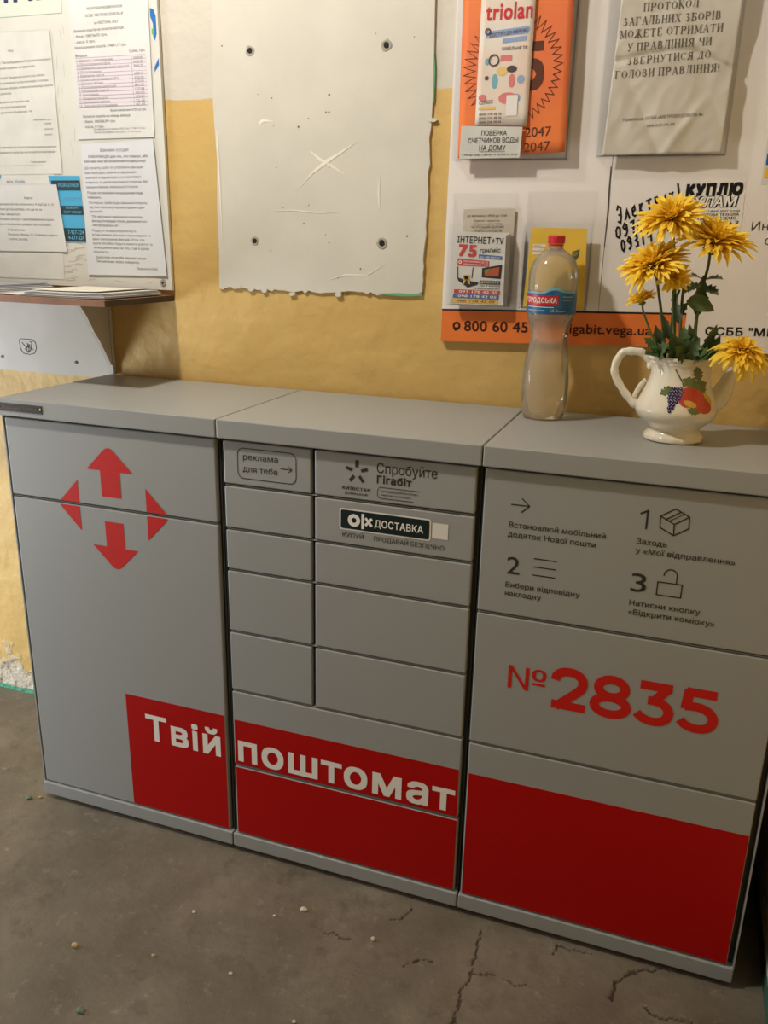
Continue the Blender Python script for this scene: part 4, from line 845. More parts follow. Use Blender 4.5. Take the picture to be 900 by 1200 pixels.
SER = {  # strokes: (x0,y0,x1,y1,width) thick T / thin t, serif marks: (x,y)
 'П': ([(.2, 0, .2, 1, 'T'), (.8, 0, .8, 1, 'T'), (.1, .97, .9, .97, 't')], [(.2, 0), (.8, 0), (.15, 1), (.85, 1)]),
 'Р': ([(.25, 0, .25, 1, 'T'), (.2, .97, .6, .97, 't'), (.6, .97, .8, .85, 'T'), (.8, .85, .8, .62, 'T'), (.8, .62, .6, .48, 'T'), (.6, .48, .25, .48, 't')], [(.25, 0), (.22, 1)]),
 'О': ([(.5, 1, .22, .8, 't'), (.22, .8, .12, .5, 'T'), (.12, .5, .22, .2, 'T'), (.22, .2, .5, 0, 't'), (.5, 0, .78, .2, 't'), (.78, .2, .88, .5, 'T'), (.88, .5, .78, .8, 'T'), (.78, .8, .5, 1, 't')], []),
 'Т': ([(.5, 0, .5, 1, 'T'), (.1, .97, .9, .97, 't'), (.1, .97, .08, .78, 't'), (.9, .97, .92, .78, 't')], [(.5, 0)]),
 'К': ([(.22, 0, .22, 1, 'T'), (.25, .5, .75, 1, 't'), (.35, .58, .85, 0, 'T')], [(.22, 0), (.22, 1), (.85, 0)]),
 'Л': ([(.8, 0, .8, 1, 'T'), (.35, .97, .85, .97, 't'), (.38, .97, .28, .2, 't'), (.28, .2, .1, .03, 't')], [(.8, 0), (.82, 1), (.4, 1)]),
 'З': ([(.15, .8, .4, 1, 't'), (.4, 1, .72, .8, 'T'), (.72, .8, .45, .54, 't'), (.45, .54, .8, .3, 'T'), (.8, .3, .5, 0, 'T'), (.5, 0, .15, .15, 't')], []),
 'А': ([(.15, 0, .5, 1, 't'), (.5, 1, .85, 0, 'T'), (.27, .35, .72, .35, 't')], [(.15, 0), (.85, 0)]),
 'Г': ([(.25, 0, .25, 1, 'T'), (.2, .97, .85, .97, 't'), (.85, .97, .86, .75, 't')], [(.25, 0), (.22, 1)]),
 'Ь': ([(.25, 0, .25, 1, 'T'), (.25, .03, .6, .03, 't'), (.6, .03, .8, .15, 'T'), (.8, .15, .8, .35, 'T'), (.8, .35, .6, .52, 'T'), (.6, .52, .25, .52, 't')], [(.25, 0), (.25, 1)]),
 'Н': ([(.2, 0, .2, 1, 'T'), (.8, 0, .8, 1, 'T'), (.2, .52, .8, .52, 't')], [(.2, 0), (.8, 0), (.2, 1), (.8, 1)]),
 'И': ([(.2, 0, .2, 1, 'T'), (.8, 0, .8, 1, 'T'), (.2, .1, .8, .9, 't')], [(.2, 0), (.8, 0), (.2, 1), (.8, 1)]),
 'Х': ([(.15, 0, .8, 1, 't'), (.2, 1, .85, 0, 'T')], [(.15, 0), (.85, 0), (.2, 1), (.8, 1)]),
 'Б': ([(.25, 0, .25, 1, 'T'), (.2, .97, .78, .97, 't'), (.78, .97, .8, .78, 't'), (.25, .03, .6, .03, 't'), (.6, .03, .8, .15, 'T'), (.8, .15, .8, .38, 'T'), (.8, .38, .6, .55, 'T'), (.6, .55, .25, .55, 't')], [(.22, 0), (.22, 1)]),
 'І': ([(.5, 0, .5, 1, 'T')], [(.5, 0), (.5, 1)]),
 'В': ([(.25, 0, .25, 1, 'T'), (.2, .97, .55, .97, 't'), (.55, .97, .74, .76, 'T'), (.74, .76, .55, .54, 'T'), (.25, .54, .55, .54, 't'), (.55, .54, .82, .28, 'T'), (.82, .28, .55, .03, 'T'), (.55, .03, .2, .03, 't')], []),
 'М': ([(.15, 0, .18, 1, 't'), (.18, 1, .5, .1, 'T'), (.5, .1, .82, 1, 't'), (.84, 1, .86, 0, 'T')], [(.15, 0), (.86, 0), (.15, 1), (.86, 1)]),
 'Ж': ([(.5, 0, .5, 1, 'T'), (.5, .5, .15, 1, 't'), (.5, .5, .85, 1, 't'), (.45, .5, .1, 0, 'T'), (.55, .5, .9, 0, 'T')], [(.5, 0), (.5, 1), (.1, 0), (.9, 0)]),
 'Е': ([(.25, 0, .25, 1, 'T'), (.2, .97, .8, .97, 't'), (.8, .97, .8, .8, 't'), (.25, .52, .65, .52, 't'), (.2, .03, .8, .03, 't'), (.8, .03, .84, .25, 't')], []),
 'У': ([(.2, 1, .55, .35, 'T'), (.85, 1, .4, .05, 't'), (.4, .05, .2, .05, 'T')], [(.2, 1), (.85, 1)]),
 'Ч': ([(.8, 0, .8, 1, 'T'), (.22, 1, .22, .6, 'T'), (.22, .6, .45, .45, 't'), (.45, .45, .8, .52, 't')], [(.8, 0), (.22, 1), (.8, 1)]),
 'С': ([(.85, .75, .55, 1, 't'), (.85, .98, .85, .72, 't'), (.55, 1, .2, .8, 't'), (.2, .8, .12, .5, 'T'), (.12, .5, .2, .2, 'T'), (.2, .2, .55, 0, 't'), (.55, 0, .85, .2, 't')], []),
 'Я': ([(.75, 0, .75, 1, 'T'), (.8, .97, .4, .97, 't'), (.4, .97, .2, .75, 'T'), (.2, .75, .4, .5, 'T'), (.4, .5, .75, .5, 't'), (.5, .5, .15, .0, 'T')], [(.75, 0), (.78, 1), (.15, 0)]),
 'Д': ([(.75, .05, .75, 1, 'T'), (.35, .97, .82, .97, 't'), (.4, .97, .25, .05, 't'), (.08, .05, .92, .05, 't'), (.08, .05, .08, -.18, 't'), (.92, .05, .92, -.18, 't')], []),
 'Ї': ([(.5, 0, .5, 1, 'T'), (.3, 1.15, .38, 1.15, 'T'), (.62, 1.15, .7, 1.15, 'T')], [(.5, 0), (.5, 1)]),
 '!': ([(.45, .3, .45, 1, 'T'), (.45, 0, .45, .1, 'T')], []), ' ': ([], [])}
def serif(g, s, p0, p1, h, y):
    p0 = Vector(p0); d = Vector(p1) - p0; L_ = d.length; d /= L_; n = Vector((-d.y, d.x))
    ws = [{'І': 0.5, 'Ї': 0.5, '!': 0.45, ' ': 0.45, 'М': 1.2, 'Ж': 1.3}.get(c, 1.0) for c in s]; k = L_ / sum(ws); x = 0
    for ch, w in zip(s, ws):
        def P(a, b): q = p0 + d * (x + ((a - 0.5) * (1.0 if w < 0.9 else w) * 0.92 + w * 0.5) * k) + n * (b * h); return (q.x, q.y)
        S, R_ = SER[ch]
        for (a, b, c, e, t) in S:
            m_ = 3; A = P(a, b); B = P(c, e); pts = [(A[0] + (B[0] - A[0]) * i / m_, A[1] + (B[1] - A[1]) * i / m_) for i in range(m_ + 1)]; g.line(pts, h * (0.15 if t == 'T' else 0.055), y)
        for (a, b) in R_: g.line([P(a - 0.16, b), P(a + 0.16, b)], h * 0.06, y)
        x += w * k
g = G()
for (s, a, b, c, d_) in (('ПРОТОКОЛ', 0.690, 1.7310, 0.784, 1.7330), ('ЗАГАЛЬНИХ ЗБОРІВ', 0.656, 1.7100, 0.823, 1.7125), ('МОЖЕТЕ ОТРИМАТИ', 0.653, 1.6900, 0.829, 1.6930), ('У ПРАВЛІННЯ ЧИ', 0.668, 1.6690, 0.813, 1.6725), ('ЗВЕРНУТИСЯ ДО', 0.669, 1.6470, 0.814, 1.6520), ('ГОЛОВИ ПРАВЛІННЯ!', 0.651, 1.6250, 0.832, 1.6305)): serif(g, s, (a, b), (c, d_), 0.0125, st_)
g.text('Правління ОСББ «МЕТРОБУДІВЕЛЬ 8»', (0.674, 1.5530), (0.813, 1.5590), 0.0050, st_, bold=0.004); g.text('099-247-74-49', (0.718, 1.5420), (0.766, 1.5440), 0.0042, st_)
g.obj('lettering', ink((98, 90, 80)), cr)

# leaflets in the small left pocket
Y2 = YR - 0.030 + 0.0030
for k in range(6):
    dx = 0.0012 * k
    quad = ((0.3660 + dx * 1.2, 1.3500 + 0.001 * k), (0.4690 + dx, 1.3495 + 0.001 * k), (0.4715 + dx, 1.2122), (0.3585 + dx, 1.2122))
    yy = Y2 + 0.0030 * k
    o = sheet_mesh(*quad, yy, th=0.0020, n=2).obj('advert_leaflet', PAPER_OLD, loc=(0.415, yy, 1.2122))
    if k == 0: tag(o, 'front leaflet reading 75 with a router picture, in the small left pocket', 'leaflet'); front = o
    else: tag(o, ['white leaflet directly behind the front router leaflet', 'third leaflet from the front in the small left pocket', 'fourth leaflet from the front in the small left pocket', 'fifth leaflet from the front in the small left pocket', 'rearmost white leaflet of the stack, against the grey flyer'][k - 1], 'leaflet', 'leaflets behind the front one')
gc = sheet_mesh((0.3740, 1.3985), (0.4800, 1.4010), (0.4800, 1.2300), (0.3760, 1.2300), YR - 0.0058, n=2).obj('grey_flyer', mat('grey_flyer_paper', (190, 181, 166), 0.7), loc=(0.43, YR - 0.0058, 1.23)); tag(gc, 'grey-beige flyer standing behind the stacked leaflets', 'flyer')
g = G()
for (s, a, b, zz, h, bo) in (('до магазину з 09:30 до 12:00', 0.382, 0.464, 1.3840, 0.0045, 0.01), ('будинок - крамниця', 0.397, 0.450, 1.3750, 0.0036, 0), ('натурального хутра', 0.395, 0.455, 1.3690, 0.0036, 0), ('НАТУРАЛЬНИЙ ЖІНОЧИЙ', 0.391, 0.459, 1.3620, 0.0048, 0.006), ('ДОРОГО КУПИТИ', 0.398, 0.455, 1.3545, 0.0055, 0.01)): g.text(s, (a, zz), (b, zz + 0.001), h, YR - 0.0058 - 0.0004, bold=bo)
g.obj('lettering', ink((110, 98, 88)), gc)
y_ = Y2 - 0.0006
g = G(); g.text('ІНТЕРНЕТ+TV', (0.3690, 1.3335), (0.4650, 1.3315), 0.0125, y_, bold=0.014); g.text('грн/міс', (0.4175, 1.3150), (0.4600, 1.3165), 0.0085, y_, bold=0.01)
g.text('на 3 місяці', (0.422, 1.2490), (0.463, 1.2495), 0.0035, y_, bold=0.006); g.text('та безкоштовний Wi-Fi', (0.410, 1.2435), (0.463, 1.2435), 0.0035, y_, bold=0.006)
g.flat([(0.3740, 1.2650), (0.3950, 1.2600), (0.4180, 1.2570), (0.4160, 1.2520), (0.3960, 1.2455), (0.3750, 1.2590)], y_); g.line([(0.3740, 1.2620), (0.3725, 1.2870)], 0.0020, y_); g.line([(0.4040, 1.2650), (0.4050, 1.2860)], 0.0020, y_)
g.flat([(0.4240, 1.2850), (0.4650, 1.2930), (0.4640, 1.2650), (0.4240, 1.2670)], y_); g.flat([(0.420, 1.2535), (0.4630, 1.2535), (0.4630, 1.2610), (0.420, 1.2610)], y_)
g.obj('lettering', ink((58, 54, 54)), front, kind='stuff')
g = G(); g.text('75', (0.3725, 1.3075), (0.4105, 1.3060), 0.0235, y_, bold=0.045); g.flat([(0.3720, 1.3030), (0.4380, 1.2990), (0.4380, 1.2880), (0.3720, 1.2890)], y_); g.rect(0.3670, 0.4640, 1.2335, 1.2415, y_); g.obj('print', ink((196, 78, 78)), front, label='red number and bands')
g = G(); g.flat([(0.4155, 1.3120), (0.4640, 1.3090), (0.4640, 1.3020), (0.4155, 1.3050)], y_); g.rect(0.3650, 0.4620, 1.2245, 1.2325, y_); g.obj('print', ink((92, 112, 168)), front, label='blue bands')
g = G(); g.rect(0.3620, 0.4600, 1.2150, 1.2235, y_); g.disc(0.3920, 1.2660, 0.009, 0.0035, y_ - 0.0005, ang=0.5); g.disc(0.3920, 1.2660, 0.009, 0.0035, y_ - 0.0005, ang=-0.5); g.disc(0.3880, 1.2580, 0.002, 0.007, y_ - 0.0005, ang=-0.4); g.disc(0.3970, 1.2590, 0.002, 0.007, y_ - 0.0005, ang=0.4); g.obj('print', ink((222, 184, 100)), front, label='golden bow and bottom band')
G().flat([(0.4290, 1.2820), (0.4600, 1.2880), (0.4590, 1.2700), (0.4300, 1.2710)], y_ - 0.0005).obj('print', ink((186, 90, 58)), front, label='orange picture on the drawn screen')
G().flat([(0.4290, 1.2820), (0.4400, 1.2850), (0.4350, 1.2740)], y_ - 0.0008).obj('print', ink((110, 140, 80)), front, label='green corner of the drawn screen')
g = G(); y3 = y_ - 0.0006
g.text('безкоштовно до 25', (0.385, 1.2965), (0.436, 1.2945), 0.0035, y3); g.text('підключення +100', (0.385, 1.2905), (0.436, 1.2895), 0.0035, y3); ring(g, 0.3775, 1.2960, 0.0035, 0.0018, y3, 12); g.text('до 100 Мбіт/с', (0.419, 1.3050), (0.460, 1.3035), 0.0038, y3); g.text('ДЗВОНІТЬ', (0.4225, 1.2555), (0.460, 1.2555), 0.0040, y3)
g.text('093 178 42 05', (0.378, 1.2352), (0.459, 1.2352), 0.0050, y3, bold=0.01); g.text('098 178 42 05', (0.376, 1.2262), (0.457, 1.2262), 0.0050, y3, bold=0.01); g.obj('lettering', WHITE_INK, front)
G().text('066 178 42 05', (0.374, 1.2170), (0.455, 1.2170), 0.0050, y3, bold=0.01).obj('lettering', ink((140, 110, 60)), front)
# yellow leaflet
Y3 = YR - 0.030 + 0.0060
yl = sheet_mesh((0.5185, 1.3650), (0.6270, 1.3645), (0.6330, 1.2122), (0.5120, 1.2122), Y3, n=2).obj('yellow_leaflet', mat('yellow_card', (232, 192, 66), 0.5, var=0.04, vscale=10), loc=(0.57, Y3, 1.2122)); tag(yl, 'yellow leaflet in the pocket directly behind the water bottle', 'leaflet')
g = G()
for i, zz in enumerate((1.3290, 1.3215, 1.3140)): g.rect(0.5240, 0.5500 - 0.004 * i, zz, zz + 0.0050, Y3 - 0.0006)
g.obj('print', ink((232, 228, 214)), yl, label='three small white bars')
g = G(); g.flat([(0.6020, 1.3210), (0.6160, 1.3260), (0.6150, 1.3130), (0.6080, 1.3000), (0.6020, 1.3110)], Y3 - 0.0006); g.obj('print', ink((84, 86, 60)), yl, label='dark olive shield'); g = G(); g.text('від', (0.5270, 1.3300), (0.540, 1.3300), 0.0034, Y3 - 0.001); g.text('ДУ', (0.6045, 1.3130), (0.6135, 1.3150), 0.0060, Y3 - 0.0012, bold=0.02); g.obj('lettering', ink((200, 180, 90)), yl)

# ------------------------------------------------------------------ water bottle
BX, BYc = 0.5780, 0.2910
def bottle_material():
    m = bpy.data.materials.new('water_in_clear_plastic'); m.use_nodes = True; nt = m.node_tree; N = nt.nodes; L = nt.links; N.clear()
    out = N.new('ShaderNodeOutputMaterial'); gl = N.new('ShaderNodeBsdfGlass'); gl.inputs['IOR'].default_value = 1.25; gl.inputs['Roughness'].default_value = 0.10; gl.inputs['Color'].default_value = lin((250, 247, 236))
    tr = N.new('ShaderNodeBsdfTransparent'); tr.inputs[0].default_value = lin((238, 234, 222)); df = N.new('ShaderNodeBsdfDiffuse'); df.inputs[0].default_value = lin((238, 230, 212))
    a = N.new('ShaderNodeMixShader'); a.inputs[0].default_value = 0.45; b = N.new('ShaderNodeMixShader'); b.inputs[0].default_value = 0.24
    L.new(gl.outputs[0], a.inputs[1]); L.new(tr.outputs[0], a.inputs[2]); L.new(a.outputs[0], b.inputs[1]); L.new(df.outputs[0], b.inputs[2])
    gs = N.new('ShaderNodeBsdfGlossy'); gs.inputs['Roughness'].default_value = 0.08; fr = N.new('ShaderNodeFresnel'); fr.inputs[0].default_value = 1.35
    c = N.new('ShaderNodeMixShader'); L.new(fr.outputs[0], c.inputs[0]); L.new(b.outputs[0], c.inputs[1]); L.new(gs.outputs[0], c.inputs[2]); L.new(c.outputs[0], out.inputs[0]); return m
WATER = bottle_material()
bt = thing('water_bottle', (BX, BYc, 1.0), 'tall clear plastic water bottle with a red cap and blue label', 'bottle')
prof = [(0.020, 1.0065), (0.034, 1.0005), (0.0395, 1.006), (0.0425, 1.018), (0.0450, 1.035), (0.0458, 1.055), (0.0452, 1.085), (0.0425, 1.115), (0.0385, 1.138), (0.0352, 1.158), (0.0352, 1.168), (0.0385, 1.182), (0.0440, 1.197),
        (0.0462, 1.204), (0.0466, 1.215), (0.0466, 1.250), (0.0470, 1.262), (0.0468, 1.275), (0.0448, 1.290), (0.0400, 1.303), (0.0330, 1.3125), (0.0230, 1.3200), (0.0150, 1.3255), (0.0128, 1.3290), (0.0128, 1.3345)]
def rf(th, z):
    if z < 1.03: return 1.0 + (0.055 * math.cos(5 * th + 0.6)) * (1.03 - z) / 0.03
    if 1.10 < z < 1.195: return 1.0 + 0.022 * math.cos(9 * th + z * 70)
    if z < 1.10: return 1.0 + 0.012 * math.cos(9 * th + 1)
    return 1.0
def dense(p, k=3):
    out = []
    for i in range(len(p) - 1):
        p0 = p[max(i - 1, 0)]; p1 = p[i]; p2 = p[i + 1]; p3 = p[min(i + 2, len(p) - 1)]
        for j in range(k):
            t = j / k; out.append(tuple(0.5 * (2 * p1[q] + (p2[q] - p0[q]) * t + (2 * p0[q] - 5 * p1[q] + 4 * p2[q] - p3[q]) * t * t + (3 * p1[q] - p0[q] - 3 * p2[q] + p3[q]) * t ** 3) for q in (0, 1)))
    out.append(p[-1]); return out
G().lathe(dense(prof, 2), BX, BYc, 72, rf).obj('bottle_body', WATER, bt, smooth=True)
capm = mat('red_bottle_cap', (196, 30, 42), 0.35)
G().lathe([(0.0135, 1.3350), (0.0158, 1.3352), (0.0160, 1.3475), (0.0150, 1.3500), (0.0060, 1.3505)], BX, BYc, 60, lambda th, z: 1 + (0.02 * (1 if int(th / (2 * math.pi) * 60) % 2 else -1) if z < 1.349 else 0)).obj('cap', capm, bt)
G().lathe([(0.0132, 1.3305), (0.0150, 1.3307), (0.0150, 1.3335), (0.0132, 1.3338)], BX, BYc, 40).obj('cap_ring', capm, bt)
def cyl(r): return lambda x, z: BYc - math.sqrt(max(1e-9, r * r - min(abs(x - BX), r * 0.999) ** 2))
def shell_band(z0, z1, r, a0, a1, n=60, wav=0.0, th=0.0003):
    v = []
    for rr in (r, r - th):
        for zz, top in ((z0, 0), (z1, 1)):
            for k in range(n + 1):
                t = a0 + (a1 - a0) * k / n; v.append((BX + rr * math.sin(t), BYc - rr * math.cos(t), zz + (wav * (math.sin(t * 3.0 + 0.5) + 0.5 * math.sin(t * 7)) if top else 0)))
    q = n + 1; f = []
    for k in range(n): f += [(k, k + 1, q + k + 1, q + k), (2 * q + k, 3 * q + k, 3 * q + k + 1, 2 * q + k + 1), (k, 2 * q + k, 2 * q + k + 1, k + 1), (q + k, q + k + 1, 3 * q + k + 1, 3 * q + k)]
    g = G(); g.add(v, f); return g
lb = shell_band(1.2070, 1.2460, 0.0475, -math.pi, math.pi, 72, 0.0035).obj('label', mat('blue_label', (24, 84, 130), 0.35, rgb2=(34, 104, 152), vscale=30), bt, smooth=False, label='blue paper label')
shell_band(1.2440, 1.2500, 0.04745, -1.35, 1.2, 50, 0.0045).obj('label_wave', mat('pale_blue_label', (120, 176, 200), 0.4), lb, label='pale blue wave along the top of the label')
shell_band(1.2230, 1.2410, 0.0478, -1.75, 0.42, 44).obj('label_band', mat('red_label_band', (196, 36, 48), 0.35), lb, label='red band')
def wraptext(s, a0, a1, z, h, r, bold=0.0):
    g = G(); g.text(s, (0.0, z), ((a1 - a0) * r, z), h, 0.0, bold=bold)
    g.v = [(BX + r * math.sin(a0 + p[0] / r), BYc - r * math.cos(a0 + p[0] / r), p[2]) for p in g.v]; return g
wraptext('МИРГОРОДСЬКА', -1.65, 0.36, 1.2275, 0.0092, 0.0482, 0.03).obj('lettering', WHITE_INK, lb)
g = G()
for (s, a0, a1, z, h, bo) in (('лікувально-столова', -0.95, -0.10, 1.2118, 0.0030, 0.02), ('1,5 л', 0.12, 0.40, 1.2112, 0.0050, 0.02), ('мінеральна', 0.42, 0.75, 1.2112, 0.0028, 0), ('природна вода', 0.60, 1.05, 1.2380, 0.0028, 0), ('газована', 0.60, 1.00, 1.2320, 0.0028, 0)):
    t_ = wraptext(s, a0, a1, z, h, 0.0480, bo); g.add(t_.v, t_.f)
g.obj('lettering', ink((206, 216, 222)), lb)
shell_band(1.2190, 1.2200, 0.0479, -1.0, 0.25, 30).obj('label_line', WHITE_INK, lb)

# ------------------------------------------------------------------ jug
JX, JY = 0.8310, 0.1880
ceram = mat('cream_glazed_ceramic', (234, 226, 206), 0.14, spec=0.6, coat=0.6, var=0.02, vscale=20)
jt = thing('ceramic_jug', (JX, JY, 1.0), 'cream ceramic teapot-shaped jug painted with grapes and fruit, used as a vase', 'jug')
outp = [(0.040, 1.0002), (0.0500, 1.0012), (0.0520, 1.0045), (0.0512, 1.0095), (0.0465, 1.0150), (0.0440, 1.0200), (0.0480, 1.0270), (0.0590, 1.0360), (0.0675, 1.0450), (0.0712, 1.0540), (0.0705, 1.0620), (0.0660, 1.0740), (0.0600, 1.0880), (0.0545, 1.1030), (0.0510, 1.1180), (0.0505, 1.1300), (0.0525, 1.1370), (0.0535, 1.1385), (0.0532, 1.1415), (0.0555, 1.1440), (0.0565, 1.1475), (0.0555, 1.1505)]
inp = [(0.0525, 1.1505), (0.0495, 1.1400), (0.0470, 1.1250), (0.0500, 1.1050), (0.0600, 1.0750), (0.0640, 1.0560), (0.0500, 1.0350), (0.0200, 1.0280), (0.0010, 1.0270)]
outd = dense(outp, 3)
def jr(th, z):
    if 1.118 < z < 1.137: return 1 + 0.012 * math.sin(26 * th + (z - 1.118) * 320) * math.sin(math.pi * (z - 1.118) / 0.019)
    if z < 1.012: return 1 + 0.010 * math.cos(16 * th)
    return 1.0
G().lathe(outd + dense(inp, 2), JX, JY, 144, jr).obj('jug_body', ceram, jt, smooth=True)
def jrad(z):
    for i in range(len(outd) - 1):
        a, b = outd[i], outd[i + 1]
        if a[1] <= z <= b[1] and b[1] > a[1]: return a[0] + (b[0] - a[0]) * (z - a[1]) / (b[1] - a[1])
    return 0.05
def spl(P, k=5):
    out = []
    for i in range(len(P) - 1):
        p0, p1, p2, p3 = [Vector(P[max(0, min(len(P) - 1, q))]) for q in (i - 1, i, i + 1, i + 2)]
        for j in range(k):
            t = j / k; out.append(0.5 * (2 * p1 + (p2 - p0) * t + (2 * p0 - 5 * p1 + 4 * p2 - p3) * t * t + (3 * p1 - p0 - 3 * p2 + p3) * t ** 3))
    out.append(Vector(P[-1])); return out
hp = [(0.7830, JY, 1.1260), (0.7780, JY, 1.1360), (0.7700, JY, 1.1460), (0.7590, JY, 1.1525), (0.7440, JY, 1.1530), (0.7300, JY, 1.1510), (0.7220, JY, 1.1400), (0.7170, JY, 1.1240), (0.7190, JY, 1.1090), (0.7290, JY, 1.0920), (0.7430, JY, 1.0740), (0.7560, JY, 1.0620), (0.7680, JY, 1.0560)]
hs = spl(hp, 3); G().tube(hs, [0.0062 + 0.0014 * abs(math.sin(i * 0.9)) + (0.002 if i < 3 or i > len(hs) - 5 else 0) for i in range(len(hs))], 14).obj('handle', ceram, jt, smooth=True)
G().tube(spl([(0.7740, JY, 1.1040), (0.7660, JY, 1.0940), (0.7600, JY, 1.0820), (0.7560, JY, 1.0700)], 3), 0.0045, 10).obj('handle_thumb_scroll', ceram, jt, smooth=True)
# tapering spout: oval tube from the belly up to an open, slanted lip
sp_c = [(0.880, 1.064, 0.026, 0.016), (0.893, 1.074, 0.024, 0.015), (0.9030, 1.090, 0.0195, 0.013), (0.9090, 1.106, 0.0155, 0.0115), (0.9140, 1.122, 0.0125, 0.010), (0.9200, 1.137, 0.0115, 0.0095)]
v = []; n = 20
for (cx, cz, a, b) in sp_c:
    for k in range(n): t = 2 * math.pi * k / n; v.append((cx + a * 0.85 * math.cos(t), JY + b * math.sin(t), cz - 0.30 * a * math.cos(t) + (0.004 * math.cos(t) if cz > 1.13 else 0)))
m_ = len(sp_c)
for (cx, cz, a, b) in sp_c[::-1][:4]:
    for k in range(n): t = 2 * math.pi * k / n; v.append((cx + (a - 0.003) * 0.85 * math.cos(t), JY + (b - 0.0028) * math.sin(t), cz - 0.30 * a * math.cos(t) + (0.004 * math.cos(t) if cz > 1.13 else 0)))
f = [(i * n + k, i * n + (k + 1) % n, (i + 1) * n + (k + 1) % n, (i + 1) * n + k) for i in range(m_ + 3) for k in range(n)]
link('spout', v, f, ceram, jt, smooth=True)
# painted fruit, laid on the curved body
def onjug(d):
    def q(x, z):
        r = jrad(z) + d; a = (x - JX) / r; a = max(-0.98, min(0.98, a)); return JY - r * math.sqrt(1 - a * a)
    return q
def decal(name, shapes, rgb, d, label=None, rough=0.2):
    g = G()
    for pts in shapes:
        # fan with rings so that it bends with the wall of the jug
        cx, cz = centre(*pts); n = len(pts); vv = [(cx, onjug(d)(cx, cz), cz)]
        for s in (0.5, 1.0):
            for (a, b) in pts: X = cx + (a - cx) * s; Z = cz + (b - cz) * s; vv.append((X, onjug(d)(X, Z), Z))
        ar = sum(pts[i][0] * pts[(i + 1) % n][1] - pts[(i + 1) % n][0] * pts[i][1] for i in range(n))
        ff = [(0, 1 + i, 1 + (i + 1) % n) for i in range(n)] + [(1 + i, 1 + n + i, 1 + n + (i + 1) % n, 1 + (i + 1) % n) for i in range(n)]
        if ar < 0: ff = [q[::-1] for q in ff]
        g.add(vv, ff)
    return g.obj(name, mat('glaze_%d_%d_%d' % rgb, rgb, rough, coat=0.5), jt, label=label)
def ell(cx, cz, a, b, ang=0.0, n=18): return [(cx + a * math.cos(t) * math.cos(ang) - b * math.sin(t) * math.sin(ang), cz + a * math.cos(t) * math.sin(ang) + b * math.sin(t) * math.cos(ang)) for t in [2 * math.pi * i / n for i in range(n)]]
def leafshape(cx, cz, L_, W_, ang, lob=0.25):
    pts = []
    for s in (1, -1):
        rng = range(0, 9) if s == 1 else range(8, -1, -1)
        for i in rng:
            t = i / 8; w = W_ * math.sin(math.pi * min(1, t * 0.95 + 0.03)) ** 0.8 * (1 + lob * math.cos(i * math.pi)); x_ = (t - 0.5) * L_; y2 = s * w
            pts.append((cx + x_ * math.cos(ang) - y2 * math.sin(ang), cz + x_ * math.sin(ang) + y2 * math.cos(ang)))
    return pts
decal('painted_stem', [[(0.8215, 1.1320), (0.8232, 1.1325), (0.8335, 1.1170), (0.8410, 1.1050), (0.8400, 1.1040), (0.8320, 1.1155)], [(0.8335, 1.1175), (0.8345, 1.1165), (0.8400, 1.1020), (0.8385, 1.1015)]], (110, 92, 58), 0.0006)
decal('painted_leaves', [leafshape(0.8120, 1.0950, 0.024, 0.0070, 0.6), leafshape(0.8520, 1.1100, 0.034, 0.0090, -0.35), leafshape(0.8640, 1.1060, 0.026, 0.0080, 0.3), leafshape(0.8600, 1.1260, 0.026, 0.0070, 1.9), leafshape(0.8600, 1.0640, 0.022, 0.0050, -0.3), leafshape(0.8700, 1.1020, 0.020, 0.0050, -1.1)], (98, 112, 58), 0.0006, 'painted green leaves')
decal('painted_peach', [ell(0.8480, 1.0870, 0.0160, 0.0165)], (190, 50, 34), 0.0010, 'painted red peach')
decal('painted_pear', [ell(0.8690, 1.0780, 0.0240, 0.0120, -0.75), ell(0.8600, 1.0880, 0.0130, 0.0120)], (196, 62, 36), 0.0009, 'painted red pear')
decal('painted_peach_blush', [ell(0.8530, 1.0760, 0.0115, 0.0048, -0.35), ell(0.8800, 1.0850, 0.0120, 0.0030, -0.9)], (214, 168, 62), 0.0013, 'yellow blush on the fruit')
gr = []; 
for r_, n_ in enumerate((3, 4, 4, 4, 3, 2, 2, 1)):
    for k in range(n_): gr.append(ell(0.8295 - r_ * 0.0012 + (k - (n_ - 1) / 2) * 0.0058, 1.1000 - r_ * 0.0054, 0.0030, 0.0030, n=10))
decal('painted_grapes', gr, (52, 44, 82), 0.0011, 'painted dark grape cluster')
decal('painted_grape_highlights', [ell(sum(a for a, b in s) / len(s) - 0.0006, sum(b for a, b in s) / len(s) + 0.0008, 0.0009, 0.0009, n=6) for s in gr], (188, 190, 214), 0.0014)

# ------------------------------------------------------------------ chrysanthemums
def petal_material():
    m = bpy.data.materials.new('chrysanthemum_petal'); m.use_nodes = True; nt = m.node_tree; N = nt.nodes; L = nt.links; b = N['Principled BSDF']
    at = N.new('ShaderNodeAttribute'); at.attribute_name = 'shade'; r = N.new('ShaderNodeValToRGB'); L.new(at.outputs['Fac'], r.inputs[0]); e = r.color_ramp.elements
    e[0].position = 0.0; e[0].color = lin((244, 162, 16)); e[1].position = 1.0; e[1].color = lin((255, 226, 84)); q = e.new(0.38); q.color = lin((252, 202, 34))
    L.new(r.outputs[0], b.inputs['Base Color']); b.inputs['Roughness'].default_value = 0.5; b.inputs['Specular IOR Level'].default_value = 0.3
    tl = N.new('ShaderNodeBsdfTranslucent'); L.new(r.outputs[0], tl.inputs[0]); mx = N.new('ShaderNodeMixShader'); mx.inputs[0].default_value = 0.22
    L.new(b.outputs[0], mx.inputs[1]); L.new(tl.outputs[0], mx.inputs[2]); L.new(mx.outputs[0], N['Material Output'].inputs[0]); return m
PETAL = petal_material()
